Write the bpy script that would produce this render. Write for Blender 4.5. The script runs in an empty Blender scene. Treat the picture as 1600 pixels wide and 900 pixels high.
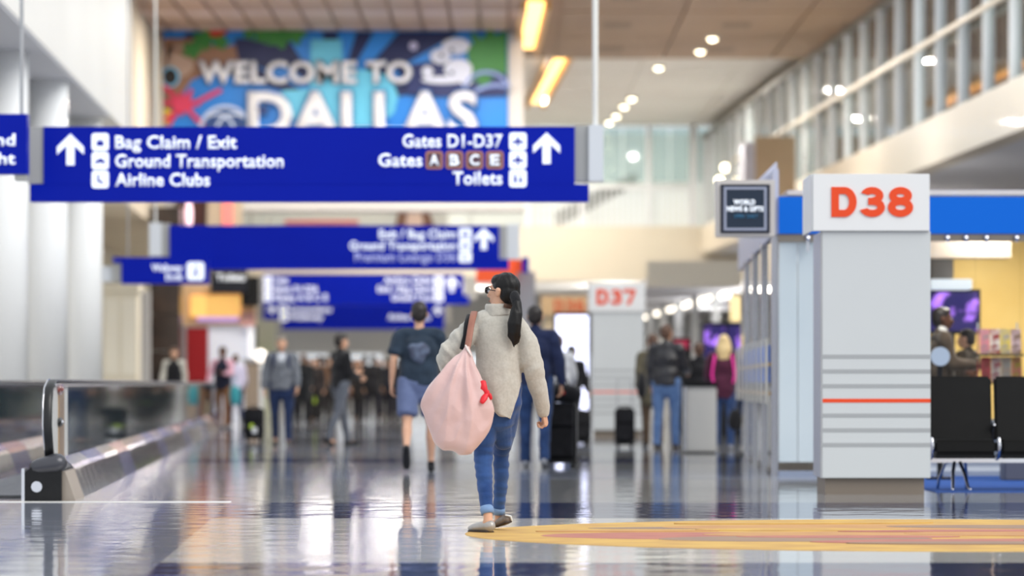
import bpy, bmesh, math, random
from mathutils import Vector, Matrix, noise
random.seed(7)
D = bpy.data
SC = bpy.context.scene
COL = SC.collection
F = 6000.0      # focal length in pixels (135 mm lens on 36 mm)
H = 0.96        # camera height

# ---------------------------------------------------------------- camera
cam_d = D.cameras.new('camera'); cam = D.objects.new('camera', cam_d); COL.objects.link(cam)
cam.location = (0, 0, H); cam.rotation_euler = (math.radians(90), 0, 0)
cam_d.sensor_width = 36; cam_d.lens = 135; cam_d.shift_y = 150/1600.0
cam_d.clip_start = 0.5; cam_d.clip_end = 600
cam_d.dof.use_dof = True; cam_d.dof.focus_distance = 26.3; cam_d.dof.aperture_fstop = 1.7
SC.camera = cam
# ---------------------------------------------------------------- world, light, exposure
w = D.worlds.new('daylight'); SC.world = w; w.use_nodes = True
bg = w.node_tree.nodes['Background']; bg.inputs[0].default_value = (0.90, 0.95, 1.0, 1); bg.inputs[1].default_value = 1.15
SC.view_settings.view_transform = 'Standard'; SC.view_settings.look = 'None'
SC.view_settings.exposure = 0.0; SC.view_settings.gamma = 1.0
SC.view_settings.use_curve_mapping = False
sd = D.lights.new('sun', 'SUN'); sd.energy = 2.0; sd.angle = math.radians(40); sd.color = (1, .97, .92)
so = D.objects.new('sun', sd); COL.objects.link(so); so.rotation_euler = (math.radians(48), 0, math.radians(52))
def lamp(x, y, z, power, size=.6, color=(1, .93, .82), spread=180, rot=(0, 0, 0)):  # added area light without a fixture, used to brighten the interior
    l = D.lights.new('fill_lamp', 'AREA'); l.shape = 'DISK'; l.size = size; l.energy = power; l.color = color
    l.spread = math.radians(spread)
    o = D.objects.new('fill_lamp', l); COL.objects.link(o); o.location = (x, y, z); o.rotation_euler = rot
    return o
for (lx, ly) in ((-6, 93), (-1, 94), (4, 93), (-5, 106), (0, 112), (5, 106), (-4, 124), (1, 126), (5, 122), (-4, 136), (2, 135)):
    lamp(lx, ly, 9.9 if ly < 107 else 10.3, 600, .35)  # fill added below the hall ceiling, apart from the modelled downlights
for (lx, ly) in ((-7, 148), (-4.6, 150), (2, 148), (5, 152)):
    lamp(lx, ly, 4.6, 520, 2.2)  # added fill for the far hall, no fixtures

for (lx, ly) in ((-7, 146), (-2, 150), (4, 146)): lamp(lx, ly, 3.4, 420, 1.6, (1, .97, .94), 180, (math.pi, 0, 0))  # added up-facing fill that brightens the far ceiling
for (lx, ly, lz, lw) in ((6, 96, 2.5, 90), (5.5, 106, 2.5, 90), (6, 118, 2.5, 90)): lamp(lx, ly, lz, lw, .8, (1, .97, .94), 180, (math.pi, 0, 0))  # added up-facing fill for the underside of the low ceiling
for (lx, ly) in ((6, 98), (6, 110), (6, 124)): lamp(lx, ly, 3.25, 160, .3)  # added fill for the dark rear right area
lamp(4.75, 40.9, 2.9, 45, .4); lamp(4.2, 49.5, 5.4, 90, .5)  # added fill for the shop front and its dark figures
# ---------------------------------------------------------------- materials
def lin(c):
    c /= 255.0
    return c/12.92 if c <= .04045 else ((c+.055)/1.055)**2.4
def rgb(t): return (lin(t[0]), lin(t[1]), lin(t[2]), 1)
MATS = {}
def mat(name, col, rough=.5, metal=0, emit=0, col2=None, scale=8, bump=0, bscale=None, stretch=(1, 1, 1), spec=.5, detail=4, sheen=0, ecol=None, coat=0):
    if name in MATS: return MATS[name]
    m = D.materials.new(name); m.use_nodes = True; MATS[name] = m
    nt = m.node_tree; b = nt.nodes['Principled BSDF']; N = nt.nodes.new; L = nt.links.new
    b.inputs['Base Color'].default_value = rgb(col); b.inputs['Roughness'].default_value = rough
    b.inputs['Metallic'].default_value = metal; b.inputs['Specular IOR Level'].default_value = spec
    if sheen: b.inputs['Sheen Weight'].default_value = sheen
    if coat: b.inputs['Coat Weight'].default_value = coat
    tc = mp = None
    if col2 or bump:
        tc = N('ShaderNodeTexCoord'); mp = N('ShaderNodeMapping'); mp.inputs['Scale'].default_value = stretch
        L(tc.outputs['Object'], mp.inputs['Vector'])
    if col2:
        nz = N('ShaderNodeTexNoise'); nz.inputs['Scale'].default_value = scale; nz.inputs['Detail'].default_value = detail
        L(mp.outputs[0], nz.inputs['Vector'])
        cr = N('ShaderNodeValToRGB'); cr.color_ramp.elements[0].position = .35; cr.color_ramp.elements[1].position = .65
        cr.color_ramp.elements[0].color = rgb(col); cr.color_ramp.elements[1].color = rgb(col2)
        L(nz.outputs['Fac'], cr.inputs[0]); L(cr.outputs[0], b.inputs['Base Color'])
        if emit: L(cr.outputs[0], b.inputs['Emission Color'])
    elif emit: b.inputs['Emission Color'].default_value = rgb(ecol or col)
    if emit: b.inputs['Emission Strength'].default_value = emit
    if bump:
        nb = N('ShaderNodeTexNoise'); nb.inputs['Scale'].default_value = bscale or scale*3; nb.inputs['Detail'].default_value = 3
        L(mp.outputs[0], nb.inputs['Vector'])
        bp = N('ShaderNodeBump'); bp.inputs['Strength'].default_value = 1; bp.inputs['Distance'].default_value = bump
        L(nb.outputs['Fac'], bp.inputs['Height']); L(bp.outputs[0], b.inputs['Normal'])
    return m
def glass(name, tint, alpha, refl=.9, rough=.03):
    """thin pane: transparent tint + fresnel mirror"""
    m = D.materials.new(name); m.use_nodes = True; nt = m.node_tree; nt.nodes.clear(); N = nt.nodes.new; L = nt.links.new
    out = N('ShaderNodeOutputMaterial'); tr = N('ShaderNodeBsdfTransparent'); tr.inputs[0].default_value = rgb(tint)
    df = N('ShaderNodeBsdfDiffuse'); df.inputs[0].default_value = rgb(tint)
    m1 = N('ShaderNodeMixShader'); m1.inputs[0].default_value = alpha; L(tr.outputs[0], m1.inputs[1]); L(df.outputs[0], m1.inputs[2])
    gl = N('ShaderNodeBsdfGlossy'); gl.inputs['Roughness'].default_value = rough; gl.inputs[0].default_value = (refl, refl, refl, 1)
    fr = N('ShaderNodeFresnel'); fr.inputs[0].default_value = 1.45
    m2 = N('ShaderNodeMixShader'); L(fr.outputs[0], m2.inputs[0]); L(m1.outputs[0], m2.inputs[1]); L(gl.outputs[0], m2.inputs[2])
    L(m2.outputs[0], out.inputs[0]); MATS[name] = m
    return m

WHITE = mat('painted_white', (232, 231, 226), .5, col2=(226, 225, 221), scale=.6)
CREAM = mat('cream_plaster', (226, 220, 204), .55, col2=(219, 212, 196), scale=.5)
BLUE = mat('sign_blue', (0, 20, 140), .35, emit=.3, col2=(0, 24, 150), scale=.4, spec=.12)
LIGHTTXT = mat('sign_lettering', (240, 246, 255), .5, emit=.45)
GREYMETAL = mat('grey_metal', (176, 177, 180), .4, .3, col2=(168, 169, 172), scale=3)
STEEL = mat('brushed_steel', (190, 190, 196), .22, .9, bump=.0004, bscale=60, stretch=(1, .05, 1))
CHROME = mat('chrome', (215, 215, 220), .1, 1.0)
BLACK = mat('black_plastic', (16, 16, 18), .45, col2=(21, 21, 23), scale=20, spec=.3)
RUBBER = mat('black_rubber', (14, 14, 15), .35)
GOLD = mat('warm_lamp', (255, 205, 120), .5, emit=3.2)
BULB = mat('white_lamp', (255, 240, 205), .5, emit=9.0)
SKIN = mat('skin', (208, 160, 132), .5, col2=(214, 168, 140), scale=14, spec=.35)
SKIN2 = mat('dark_skin', (98, 62, 44), .5, col2=(104, 66, 48), scale=14, spec=.35)
HAIRB = mat('black_hair', (9, 7, 7), .42, col2=(16, 13, 13), scale=30, stretch=(6, 6, .4), bump=.001, bscale=60, spec=.3)
HAIRD = mat('dark_hair', (30, 24, 22), .5, col2=(42, 34, 30), scale=40)
HAIRG = mat('grey_hair', (120, 108, 98), .6, col2=(146, 134, 122), scale=40)
HAIRY = mat('blond_hair', (206, 178, 128), .55, col2=(224, 200, 150), scale=30, stretch=(4, 4, .5))
HAIRBR = mat('brown_hair', (74, 50, 38), .55, col2=(92, 64, 48), scale=30, stretch=(4, 4, .5))
def cloth(name, a, b=None, bump=.003, bscale=22, rough=.85, sheen=.2):
    return mat(name, a, rough, col2=b or tuple(min(255, v+10) for v in a), scale=10, bump=bump, bscale=bscale, spec=.2, sheen=sheen)
DENIM = cloth('blue_denim', (36, 58, 100), (52, 78, 126), .004, 18)
DENIM_L = cloth('pale_denim', (72, 100, 146), (92, 120, 164), .004, 18)
DENIM_D = cloth('dark_denim', (30, 44, 78), (40, 58, 98), .004, 18)
GREYCL = cloth('grey_trousers', (84, 88, 98), (96, 100, 110))
BLACKCL = cloth('black_cloth', (20, 20, 24))
NAVYCL = cloth('navy_cloth', (28, 36, 66), (36, 46, 80))

# ---------------------------------------------------------------- mesh helpers
def P(x, y, Y): return Vector(((x-800)*Y/F, Y, H+(600-y)*Y/F))
def S(Y): return F/Y
ORG = {}
def thing(name, label, cat, loc, group=None, rz=0, kind=None):
    o = D.objects.new(name, None); COL.objects.link(o); o.location = loc; o.rotation_euler = (0, 0, rz)
    o.empty_display_size = .2
    o['label'] = label; o['category'] = cat
    if group: o['group'] = group
    if kind: o['kind'] = kind
    ORG[o] = Vector(loc)
    return o
def mk(name, bm, m, parent=None, local=False, smooth=False, kind=None, label=None, org=None):
    """link a bmesh as ONE object; bm is in world coordinates unless local"""
    if parent is not None and not local:
        L = ORG.get(parent, Vector((0, 0, 0)))
        bmesh.ops.translate(bm, verts=bm.verts, vec=-L)
    elif parent is None and org is not None:
        bmesh.ops.translate(bm, verts=bm.verts, vec=-Vector(org))
    me = D.meshes.new(name); bm.to_mesh(me); bm.free()
    for mm in (m if isinstance(m, (list, tuple)) else [m]): me.materials.append(mm)
    if smooth:
        for p in me.polygons: p.use_smooth = True
    o = D.objects.new(name, me); COL.objects.link(o)
    if parent is not None:
        o.parent = parent; ORG[o] = ORG.get(parent, Vector((0, 0, 0)))
        if local: ORG[o] = Vector((0, 0, 0))
    elif org is not None: o.location = org; ORG[o] = Vector(org)
    if kind: o['kind'] = kind
    if label: o['label'] = label
    return o
def tag(o, label, cat, group=None):
    o['label'] = label; o['category'] = cat
    if group: o['group'] = group
    return o
def struct(name, bm, m, **k):
    k.setdefault('kind', 'structure'); return mk(name, bm, m, **k)
def NB(): return bmesh.new()
def box(bm, x0, x1, y0, y1, z0, z1, bev=0):
    r = bmesh.ops.create_cube(bm, size=1)
    vs = r['verts']
    bmesh.ops.scale(bm, verts=vs, vec=(x1-x0, y1-y0, z1-z0))
    bmesh.ops.translate(bm, verts=vs, vec=((x0+x1)/2, (y0+y1)/2, (z0+z1)/2))
    if bev:
        es = set()
        for v in vs: es.update(v.link_edges)
        bmesh.ops.bevel(bm, geom=list(es), offset=bev, segments=2, affect='EDGES')
    return bm
def B(x0, x1, y0, y1, z0, z1, bev=0): return box(NB(), x0, x1, y0, y1, z0, z1, bev)
def bpx(bm, x0, x1, y0, y1, Y, d, bev=0):
    """box whose front face covers a pixel rectangle at depth Y, d deep"""
    a = P(x0, y1, Y); b = P(x1, y0, Y)
    return box(bm, a.x, b.x, Y, Y+d, a.z, b.z, bev)
def BP(*a): return bpx(NB(), *a)
def prism(bm, pts, y0, y1):
    """extrude an XZ polygon from y0 to y1"""
    f = [bm.verts.new((p[0], y0, p[1])) for p in pts]; b = [bm.verts.new((p[0], y1, p[1])) for p in pts]
    n = len(pts)
    bm.faces.new(f); bm.faces.new(b[::-1])
    for i in range(n): bm.faces.new((f[i], b[i], b[(i+1) % n], f[(i+1) % n]))
    bmesh.ops.recalc_face_normals(bm, faces=bm.faces)
    return bm
def ppx(bm, pts, Y, d): return prism(bm, [(P(x, y, Y).x, P(x, y, Y).z) for x, y in pts], Y, Y+d)
def cyl(bm, a, b, r, n=16, r2=None):
    a = Vector(a); b = Vector(b); d = b-a
    M = Matrix.Translation((a+b)/2) @ d.to_track_quat('Z', 'Y').to_matrix().to_4x4()
    bmesh.ops.create_cone(bm, cap_ends=True, segments=n, radius1=r, radius2=r if r2 is None else r2, depth=d.length, matrix=M)
    return bm
def ball(bm, c, r, n=16, rot=None):
    if not hasattr(r, '__len__'): r = (r, r, r)
    M = Matrix.Translation(Vector(c)) @ (rot.to_4x4() if rot is not None else Matrix.Identity(4)) @ Matrix.Diagonal((r[0], r[1], r[2], 1))
    bmesh.ops.create_uvsphere(bm, u_segments=n, v_segments=max(6, n*2//3), radius=1, matrix=M)
    return bm
def tube(bm, pts, rad, n=14, ref=(1, 0, 0), cap=True, ck=1.0):
    """tapered tube with rounded ends; rad = list of r or (along ref, other)"""
    pts = [Vector(p) for p in pts]; rad = [(r, r) if not hasattr(r, '__len__') else r for r in rad]
    P2, R2 = list(pts), list(rad)
    if cap:
        for end in (0, -1):
            p = pts[end]; q = pts[1] if end == 0 else pts[-2]
            d = (p-q).normalized(); r = rad[end]; m = min(r)*ck
            extra = [(p+d*m*.55, (r[0]*.83, r[1]*.83)), (p+d*m*.88, (r[0]*.48, r[1]*.48)), (p+d*m, (r[0]*.05, r[1]*.05))]
            for e in extra:
                if end == 0: P2.insert(0, e[0]); R2.insert(0, e[1])
                else: P2.append(e[0]); R2.append(e[1])
    ref = Vector(ref); rings = []
    for i, p in enumerate(P2):
        a = P2[max(i-1, 0)]; b = P2[min(i+1, len(P2)-1)]; t = (b-a).normalized()
        u = ref - t*ref.dot(t)
        if u.length < 1e-3: u = Vector((0, 1, 0)) - t*t.y
        u.normalize(); v = t.cross(u)
        rings.append([bm.verts.new(p + u*math.cos(2*math.pi*k/n)*R2[i][0] + v*math.sin(2*math.pi*k/n)*R2[i][1]) for k in range(n)])
    for i in range(len(rings)-1):
        for k in range(n):
            bm.faces.new((rings[i][k], rings[i][(k+1) % n], rings[i+1][(k+1) % n], rings[i+1][k]))
    bm.faces.new(rings[0][::-1]); bm.faces.new(rings[-1])
    return bm
def remesh(bm, vox, smooth=4, disp=None, dec=1.0):
    """melt overlapping closed shells into one continuous skin"""
    bmesh.ops.recalc_face_normals(bm, faces=bm.faces)
    me = D.meshes.new('tmp'); bm.to_mesh(me); bm.free()
    o = D.objects.new('tmp', me); COL.objects.link(o)
    md = o.modifiers.new('r', 'REMESH'); md.mode = 'VOXEL'; md.voxel_size = vox
    if smooth:
        s = o.modifiers.new('s', 'SMOOTH'); s.factor = .5; s.iterations = smooth
    if dec < 1:
        q = o.modifiers.new('d', 'DECIMATE'); q.ratio = dec
    dg = bpy.context.evaluated_depsgraph_get()
    m2 = D.meshes.new_from_object(o.evaluated_get(dg))
    out = NB(); out.from_mesh(m2)
    D.objects.remove(o); D.meshes.remove(me); D.meshes.remove(m2)
    if disp:
        out.normal_update()
        mv = [(v, v.co + v.normal*disp(v.co, v.normal)) for v in out.verts]
        for v, c in mv: v.co = c
    return out
def join(bm, other, M=None):
    me = D.meshes.new('tmp'); other.to_mesh(me)
    if M is not None: me.transform(M)
    bm.from_mesh(me); D.meshes.remove(me)
    return bm
# ---- lettering
def text_bm(s, bold=0.0, res=3):
    c = D.curves.new('t', 'FONT'); c.body = s; c.size = 1; c.offset = bold; c.resolution_u = res; c.extrude = 0
    c.space_character = 1.0+bold*1.2
    o = D.objects.new('t', c); COL.objects.link(o)
    dg = bpy.context.evaluated_depsgraph_get(); dg.update()
    me = D.meshes.new_from_object(o.evaluated_get(dg))
    bm = NB(); bm.from_mesh(me); D.objects.remove(o); D.curves.remove(c); D.meshes.remove(me)
    return bm
_hh = {}
def lettering(s, x0, x1, ytop, ybase, Y, m, parent, bold=.02, name='lettering', thick=.012, dz=0, label=None):
    """text whose capitals span ytop..ybase and whose ink spans x0..x1 (pixels at depth Y), standing proud of the face at Y"""
    if bold not in _hh:
        b = text_bm('H', bold); _hh[bold] = (min(v.co.y for v in b.verts), max(v.co.y for v in b.verts)); b.free()
    lo, hi = _hh[bold]
    bm = text_bm(s, bold)
    ax = min(v.co.x for v in bm.verts); bx = max(v.co.x for v in bm.verts)
    a = P(x0, ybase, Y); b = P(x1, ytop, Y)
    kz = (b.z-a.z)/(hi-lo); kx = (b.x-a.x)/(bx-ax)
    for v in bm.verts: v.co = Vector((a.x+(v.co.x-ax)*kx, Y-thick, a.z+(v.co.y-lo)*kz))
    r = bmesh.ops.extrude_face_region(bm, geom=list(bm.faces))
    for g in r['geom']:
        if isinstance(g, bmesh.types.BMVert): g.co.y += thick*.9
    bmesh.ops.recalc_face_normals(bm, faces=bm.faces)
    return mk(name, bm, m, parent, label=label)
def gate_number(s, x0, x1, y0, y1, Y, m, parent, thick=.008):
    """gate numbers drawn from bold strokes; characters share the width"""
    n = len(s); W_ = (x1-x0); cw = W_*.31; gap = (W_-cw*n)/(n-1); h = y1-y0; t = cw*.30
    for i, ch in enumerate(s):
        ox = x0+i*(cw+gap); bm = NB(); lay = [0]
        def band(cx, cy, rx, ry, a0, a1, k=22):
            o = []; lay[0] += 1; th = thick+.0012*lay[0]
            for j in range(k+1):
                a = math.radians(a0+(a1-a0)*j/k); o.append((math.cos(a), math.sin(a)))
            pts = [(ox+cx+rx*c, y0+cy-ry*s_) for c, s_ in o]+[(ox+cx+(rx-t)*c, y0+cy-(ry-t*.94)*s_) for c, s_ in o[::-1]]
            for j in range(k):
                ppx(bm, [pts[j], pts[j+1], pts[2*k-j], pts[2*k+1-j]], Y-th, th*.9)
        def bar(a, b, c, d): lay[0] += 1; ppx(bm, [(ox+a, y0+b), (ox+c, y0+b), (ox+c, y0+d), (ox+a, y0+d)], Y-thick-.0012*lay[0], thick*.9)
        tb = t*.94
        if ch == 'D':
            bar(0, 0, t, h); bar(t, 0, cw*.5, tb); bar(t, h-tb, cw*.5, h); band(cw*.5, h/2, cw*.5, h/2, -90, 90, 26)
        elif ch == '3':
            band(cw*.49, h*.29, cw*.45, h*.29, -80, 162); band(cw*.5, h*.68, cw*.5, h*.32, -165, 80); bar(cw*.34, h*.36, cw*.56, h*.36+tb)
        elif ch == '8': band(cw*.5, h*.29, cw*.45, h*.29, 0, 360, 30); band(cw*.5, h*.68, cw*.5, h*.32, 0, 360, 30)
        elif ch == '7':
            bar(0, 0, cw, tb); ppx(bm, [(ox+cw-t*.9, y0+tb), (ox+cw, y0+tb), (ox+cw*.48+t*.3, y0+h), (ox+cw*.22, y0+h)], Y-thick, thick*.9)
        elif ch == '6': band(cw*.5, h*.67, cw*.5, h*.33, 0, 360, 30); band(cw*.56, h*.5, cw*.56, h*.5, 60, 190)
        mk('number', bm, m, parent)
def arrow(cx, y0, y1, w, Y, m, parent):
    h = y1-y0; t = w*.15
    pts = [(cx, y0), (cx+w*.5, y0+h*.42), (cx+w*.5, y0+h*.66), (cx+t, y0+h*.38), (cx+t, y1), (cx-t, y1), (cx-t, y0+h*.38), (cx-w*.5, y0+h*.66), (cx-w*.5, y0+h*.42)]
    return mk('arrow', ppx(NB(), pts, Y-.012, .011), m, parent)
def rrect(x0, x1, y0, y1, r, n=4):
    pts = []
    for cx, cy, a0 in ((x1-r, y0+r, -90), (x1-r, y1-r, 0), (x0+r, y1-r, 90), (x0+r, y0+r, 180)):
        for k in range(n+1):
            a = math.radians(a0+90*k/n); pts.append((cx+r*math.cos(a), cy+r*math.sin(a)))
    return pts
def icon(x0, x1, y0, y1, Y, parent, glyph, fill=LIGHTTXT, gm=BLUE):
    r = (x1-x0)*.18
    ic = mk('icon', ppx(NB(), rrect(x0, x1, y0, y1, r), Y-.012, .011), fill, parent)
    cx, cy, w = (x0+x1)/2, (y0+y1)/2, (x1-x0)
    bm = NB(); Yg = Y-.017
    def q(pts): ppx(bm, [(cx+a*w, cy+b*w) for a, b in pts], Yg, .004)
    def rect(a, b, c, d): q([(a, c), (b, c), (b, d), (a, d)])
    if glyph == 'bag': rect(-.2, .2, -.05, .22); rect(-.1, .1, -.15, -.1)
    elif glyph == 'bus': rect(-.3, .3, .0, .1); q([(-.18, 0), (-.08, -.12), (.12, -.12), (.2, 0)]); rect(-.22, -.12, .12, .18); rect(.12, .22, .12, .18)
    elif glyph == 'seat': rect(-.16, -.06, -.28, .1); rect(-.16, .14, .06, .16); rect(.06, .14, .1, .28)
    elif glyph == 'plane':
        q([(-.05, .3), (-.05, .08), (-.32, .12), (-.32, .02), (-.05, -.1), (-.05, -.28), (.05, -.28), (.05, -.1), (.32, .02), (.32, .12), (.05, .08), (.05, .3)])
    elif glyph == 'wc': rect(-.22, -.08, -.12, .24); rect(-.19, -.11, -.26, -.16); q([(.15, -.12), (.26, .14), (.04, .14)]); rect(.1, .2, .14, .24); rect(.11, .19, -.26, -.16)
    elif glyph == 'walk': q([(-.02, -.2), (.08, -.2), (.08, .05), (.2, .28), (.08, .28), (0, .1), (-.14, .28), (-.24, .28), (-.04, .02)]); rect(-.02, .08, -.34, -.24)
    if len(bm.verts): mk('pictogram', bm, gm, ic)
    else: bm.free()
    return ic
# ================================================================= THE SETTING
U = -.0375                      # the hall runs slightly to the left of the view axis
def floor_material(name, a, b, rough, spec, ior=1.30):
    m = mat(name, a, rough, col2=b, scale=.55, spec=spec, detail=2)
    nt = m.node_tree; N = nt.nodes.new; L = nt.links.new; pb = nt.nodes['Principled BSDF']; pb.inputs['IOR'].default_value = ior
    tc = N('ShaderNodeTexCoord'); n1 = N('ShaderNodeTexNoise'); n1.inputs['Scale'].default_value = 2.2; n1.inputs['Detail'].default_value = 2.5; n1.inputs['Roughness'].default_value = .5
    L(tc.outputs['Object'], n1.inputs['Vector'])
    bp = N('ShaderNodeBump'); bp.inputs['Distance'].default_value = .0036; L(n1.outputs['Fac'], bp.inputs['Height']); L(bp.outputs[0], pb.inputs['Normal'])
    # terrazzo chips
    v = N('ShaderNodeTexVoronoi'); v.inputs['Scale'].default_value = 60; L(tc.outputs['Object'], v.inputs['Vector'])
    cr = next(n for n in nt.nodes if n.type == 'VALTORGB')
    mx = N('ShaderNodeMixRGB'); mx.blend_type = 'MULTIPLY'; mx.inputs[0].default_value = .14
    L(cr.outputs[0], mx.inputs[1]); L(v.outputs['Color'], mx.inputs[2]); L(mx.outputs[0], pb.inputs['Base Color'])
    return m
FL_GREY = floor_material('grey_terrazzo', (152, 152, 153), (143, 144, 147), .06, .5)
FL_LIGHT = floor_material('pale_terrazzo', (214, 211, 206), (206, 203, 199), .07, .5)
FL_BLUE = floor_material('blue_terrazzo', (52, 60, 96), (60, 68, 104), .05, .4)
FL_LEFT = floor_material('blue_grey_terrazzo', (150, 154, 168), (142, 147, 162), .06, .45)
floor = struct('floor', B(-40, 40, -20, 175, -.2, 0), FL_GREY)
def strip(x0a, x1a, y0, y1, m, name, z=.0015, lab=None):
    bm = NB()
    q = [(x0a+U*y0, y0), (x1a+U*y0, y0), (x1a+U*y1, y1), (x0a+U*y1, y1)]
    f = [bm.verts.new((x, y, z)) for x, y in q]; g = [bm.verts.new((x, y, -.01)) for x, y in q]
    bm.faces.new(f); bm.faces.new(g[::-1])
    for i in range(4): bm.faces.new((f[i], g[i], g[(i+1) % 4], f[(i+1) % 4]))
    bmesh.ops.recalc_face_normals(bm, faces=bm.faces)
    return mk(name, bm, m, floor, label=lab)
EDGE = -1.886-U*20.57
strip(EDGE, 40, 20.6, 27.4, FL_LIGHT, 'terrazzo_panel', lab='pale terrazzo panel')
strip(EDGE, 40, 27.4, 31.0, FL_BLUE, 'terrazzo_band', lab='dark blue terrazzo band')
strip(EDGE, 40, 12.0, 20.6, FL_BLUE, 'terrazzo_band', lab='dark blue terrazzo band')
strip(-40, EDGE, 6, 31.0, FL_LEFT, 'terrazzo_panel', lab='blue-grey terrazzo panel')
strip(-40, EDGE, 31.0, 31.35, mat('threshold_strip', (226, 224, 220), .3), 'threshold_strip', .003, lab='thin white threshold strip')
for yb in (47, 63, 80, 98): strip(-3.0, 40, yb, yb+2.4, FL_BLUE, 'terrazzo_band', lab='dark blue terrazzo band')
for yb in (39, 55, 71.5, 89): strip(-3.0, 40, yb, yb+4.0, FL_LEFT, 'terrazzo_panel', lab='blue-grey terrazzo panel')
CARPET = mat('blue_carpet', (58, 92, 160), .95, col2=(48, 80, 146), scale=30, bump=.003, spec=.1)
carpet = tag(mk('carpet', B(3.75, 16, 34.0, 39.9, 0, .006), CARPET, org=(8, 36, 0)), 'blue carpet strip under the black seats by the shop', 'carpet')

# floor artwork: a disc of coloured pieces
AY, AX, AR, AB = 24.55, 2.75, 3.05, 2.6
def disc(cx, cy, a, b, z, n=72, rot=0):
    bm = NB(); vs = []; ws = []
    for k in range(n):
        t = 2*math.pi*k/n; x = a*math.cos(t); y = b*math.sin(t)
        X = cx+x*math.cos(rot)-y*math.sin(rot); Yy = cy+x*math.sin(rot)+y*math.cos(rot)
        vs.append(bm.verts.new((X, Yy, z))); ws.append(bm.verts.new((X, Yy, 0)))
    bm.faces.new(vs)
    for k in range(n): bm.faces.new((vs[k], ws[k], ws[(k+1) % n], vs[(k+1) % n]))
    bmesh.ops.recalc_face_normals(bm, faces=bm.faces)
    return bm
MOS_Y = mat('inlay_yellow', (208, 170, 96), .75, col2=(190, 150, 92), scale=3, spec=.15, bump=.001, bscale=80)
MOS_O = mat('inlay_orange', (198, 152, 100), .75, col2=(186, 140, 98), scale=3, spec=.15)
MOS_R = mat('inlay_rose', (184, 122, 108), .75, col2=(172, 112, 104), scale=3, spec=.15)
MOS_B = mat('inlay_mauve', (150, 126, 112), .75, col2=(158, 132, 112), scale=3, spec=.15)
art = thing('floor_medallion', 'large round yellow, orange and rose inlay set in the shiny floor', 'floor art', (AX, AY, 0))
mk('border_ring', disc(AX, AY, AR, AB, .004), MOS_Y, art, label='yellow ground of the inlay')
for k, (cx, cy, a, b, r, m) in enumerate([
    (1.1, 24.2, .92, .55, .0, MOS_R), (1.25, 25.5, .75, .2, .1, MOS_B), (1.75, 23.7, .85, .42, .05, MOS_B),
    (2.5, 25.6, 1.5, .5, 0, MOS_O), (2.4, 24.45, 1.2, .42, .1, MOS_O), (2.1, 24.0, .7, .2, 0, MOS_R), (3.1, 23.3, 1.3, .35, .05, MOS_R),
    (3.6, 25.6, 1.1, .32, -.1, MOS_B), (3.8, 24.5, 1.3, .45, 0, MOS_O), (4.7, 24.2, .9, .4, .2, MOS_R), (1.9, 25.15, .7, .2, 0, MOS_Y), (4.7, 25.2, .7, .3, .2, MOS_B), (.75, 24.9, .6, .10, .1, MOS_O), (3.0, 24.9, .9, .16, .1, MOS_R), (2.9, 23.0, .9, .18, 0, MOS_B), (2.0, 26.3, .9, .14, .1, MOS_Y), (3.9, 23.4, .8, .2, .1, MOS_B)]):
    mk('inlay_piece', disc(cx, cy, a, b, .005+.0004*k, 28, r), m, art, label=m.name.replace('_', ' ')+' piece')

# ---- left side: upper wall, soffit, lower wall, columns
def skew_wall(x_at0, y0, y1, z0, z1, thick, left=True):
    """wall running along the hall; face at X = x_at0 + U*Y"""
    s = -1 if left else 1
    bm = NB(); q = [(x_at0+U*y0, y0), (x_at0+U*y1, y1), (x_at0+s*thick+U*y1, y1), (x_at0+s*thick+U*y0, y0)]
    f = [bm.verts.new((x, y, z0)) for x, y in q]; g = [bm.verts.new((x, y, z1)) for x, y in q]
    bm.faces.new(f); bm.faces.new(g)
    for i in range(4): bm.faces.new((f[i], g[i], g[(i+1) % 4], f[(i+1) % 4]))
    bmesh.ops.recalc_face_normals(bm, faces=bm.faces)
    return bm
WALLW = mat('white_wall', (242, 240, 236), .55, col2=(237, 235, 231), scale=.25)
WALLG = mat('soffit_grey', (206, 208, 216), .6)
struct('wall_left', skew_wall(-5.35, 46, 86.8, 6.55, 10.6, 1.08), WALLW)
mk('soffit', skew_wall(-5.37, 46, 79.6, 6.5, 6.548, 1.04), WALLG, kind='structure')
struct('wall_left_rear', skew_wall(-5.5, 86.8, 140, 5.05, 10.6, 2.4), mat('rear_wall_cream', (216, 204, 184), .55, col2=(208, 196, 176), scale=.4))
struct('wall_left_lower_rear', skew_wall(-7.9, 80.4, 140, 0, 5.05, .3), CREAM)
struct('wall_left_lower', skew_wall(-6.43, 46, 80.4, 0, 6.5, .4), WALLW)
struct('wall_left_spandrel', skew_wall(-5.9, 80.4, 86.8, 5.05, 6.55, 2.2), WALLW)
struct('wall_left_return', B(-9.75, -8.45, 79.6, 80.4, 0, 6.5), WALLW) if False else None
for cx, Yc in ((10, 64), (75, 70), (133, 80)):
    c = P(cx, 600, Yc); t = NB(); cyl(t, (c.x, Yc, 0), (c.x, Yc, 6.5), .36, 40)
    col = thing('column', {10: 'leftmost round white column behind the moving walkway', 75: 'middle round white column behind the moving walkway', 133: 'round white column beside the cream cabinet'}[cx], 'column', (c.x, Yc, 0), 'round white columns at left')
    mk('shaft', t, mat('column_white', (248, 250, 252), .3, coat=.2), col, smooth=False)
    for p in col.children[0].data.polygons: p.use_smooth = len(p.vertices) == 4
    b2 = NB(); cyl(b2, (c.x, Yc, 0), (c.x, Yc, .22), .40, 40); mk('base_ring', b2, GREYMETAL, col)

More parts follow.
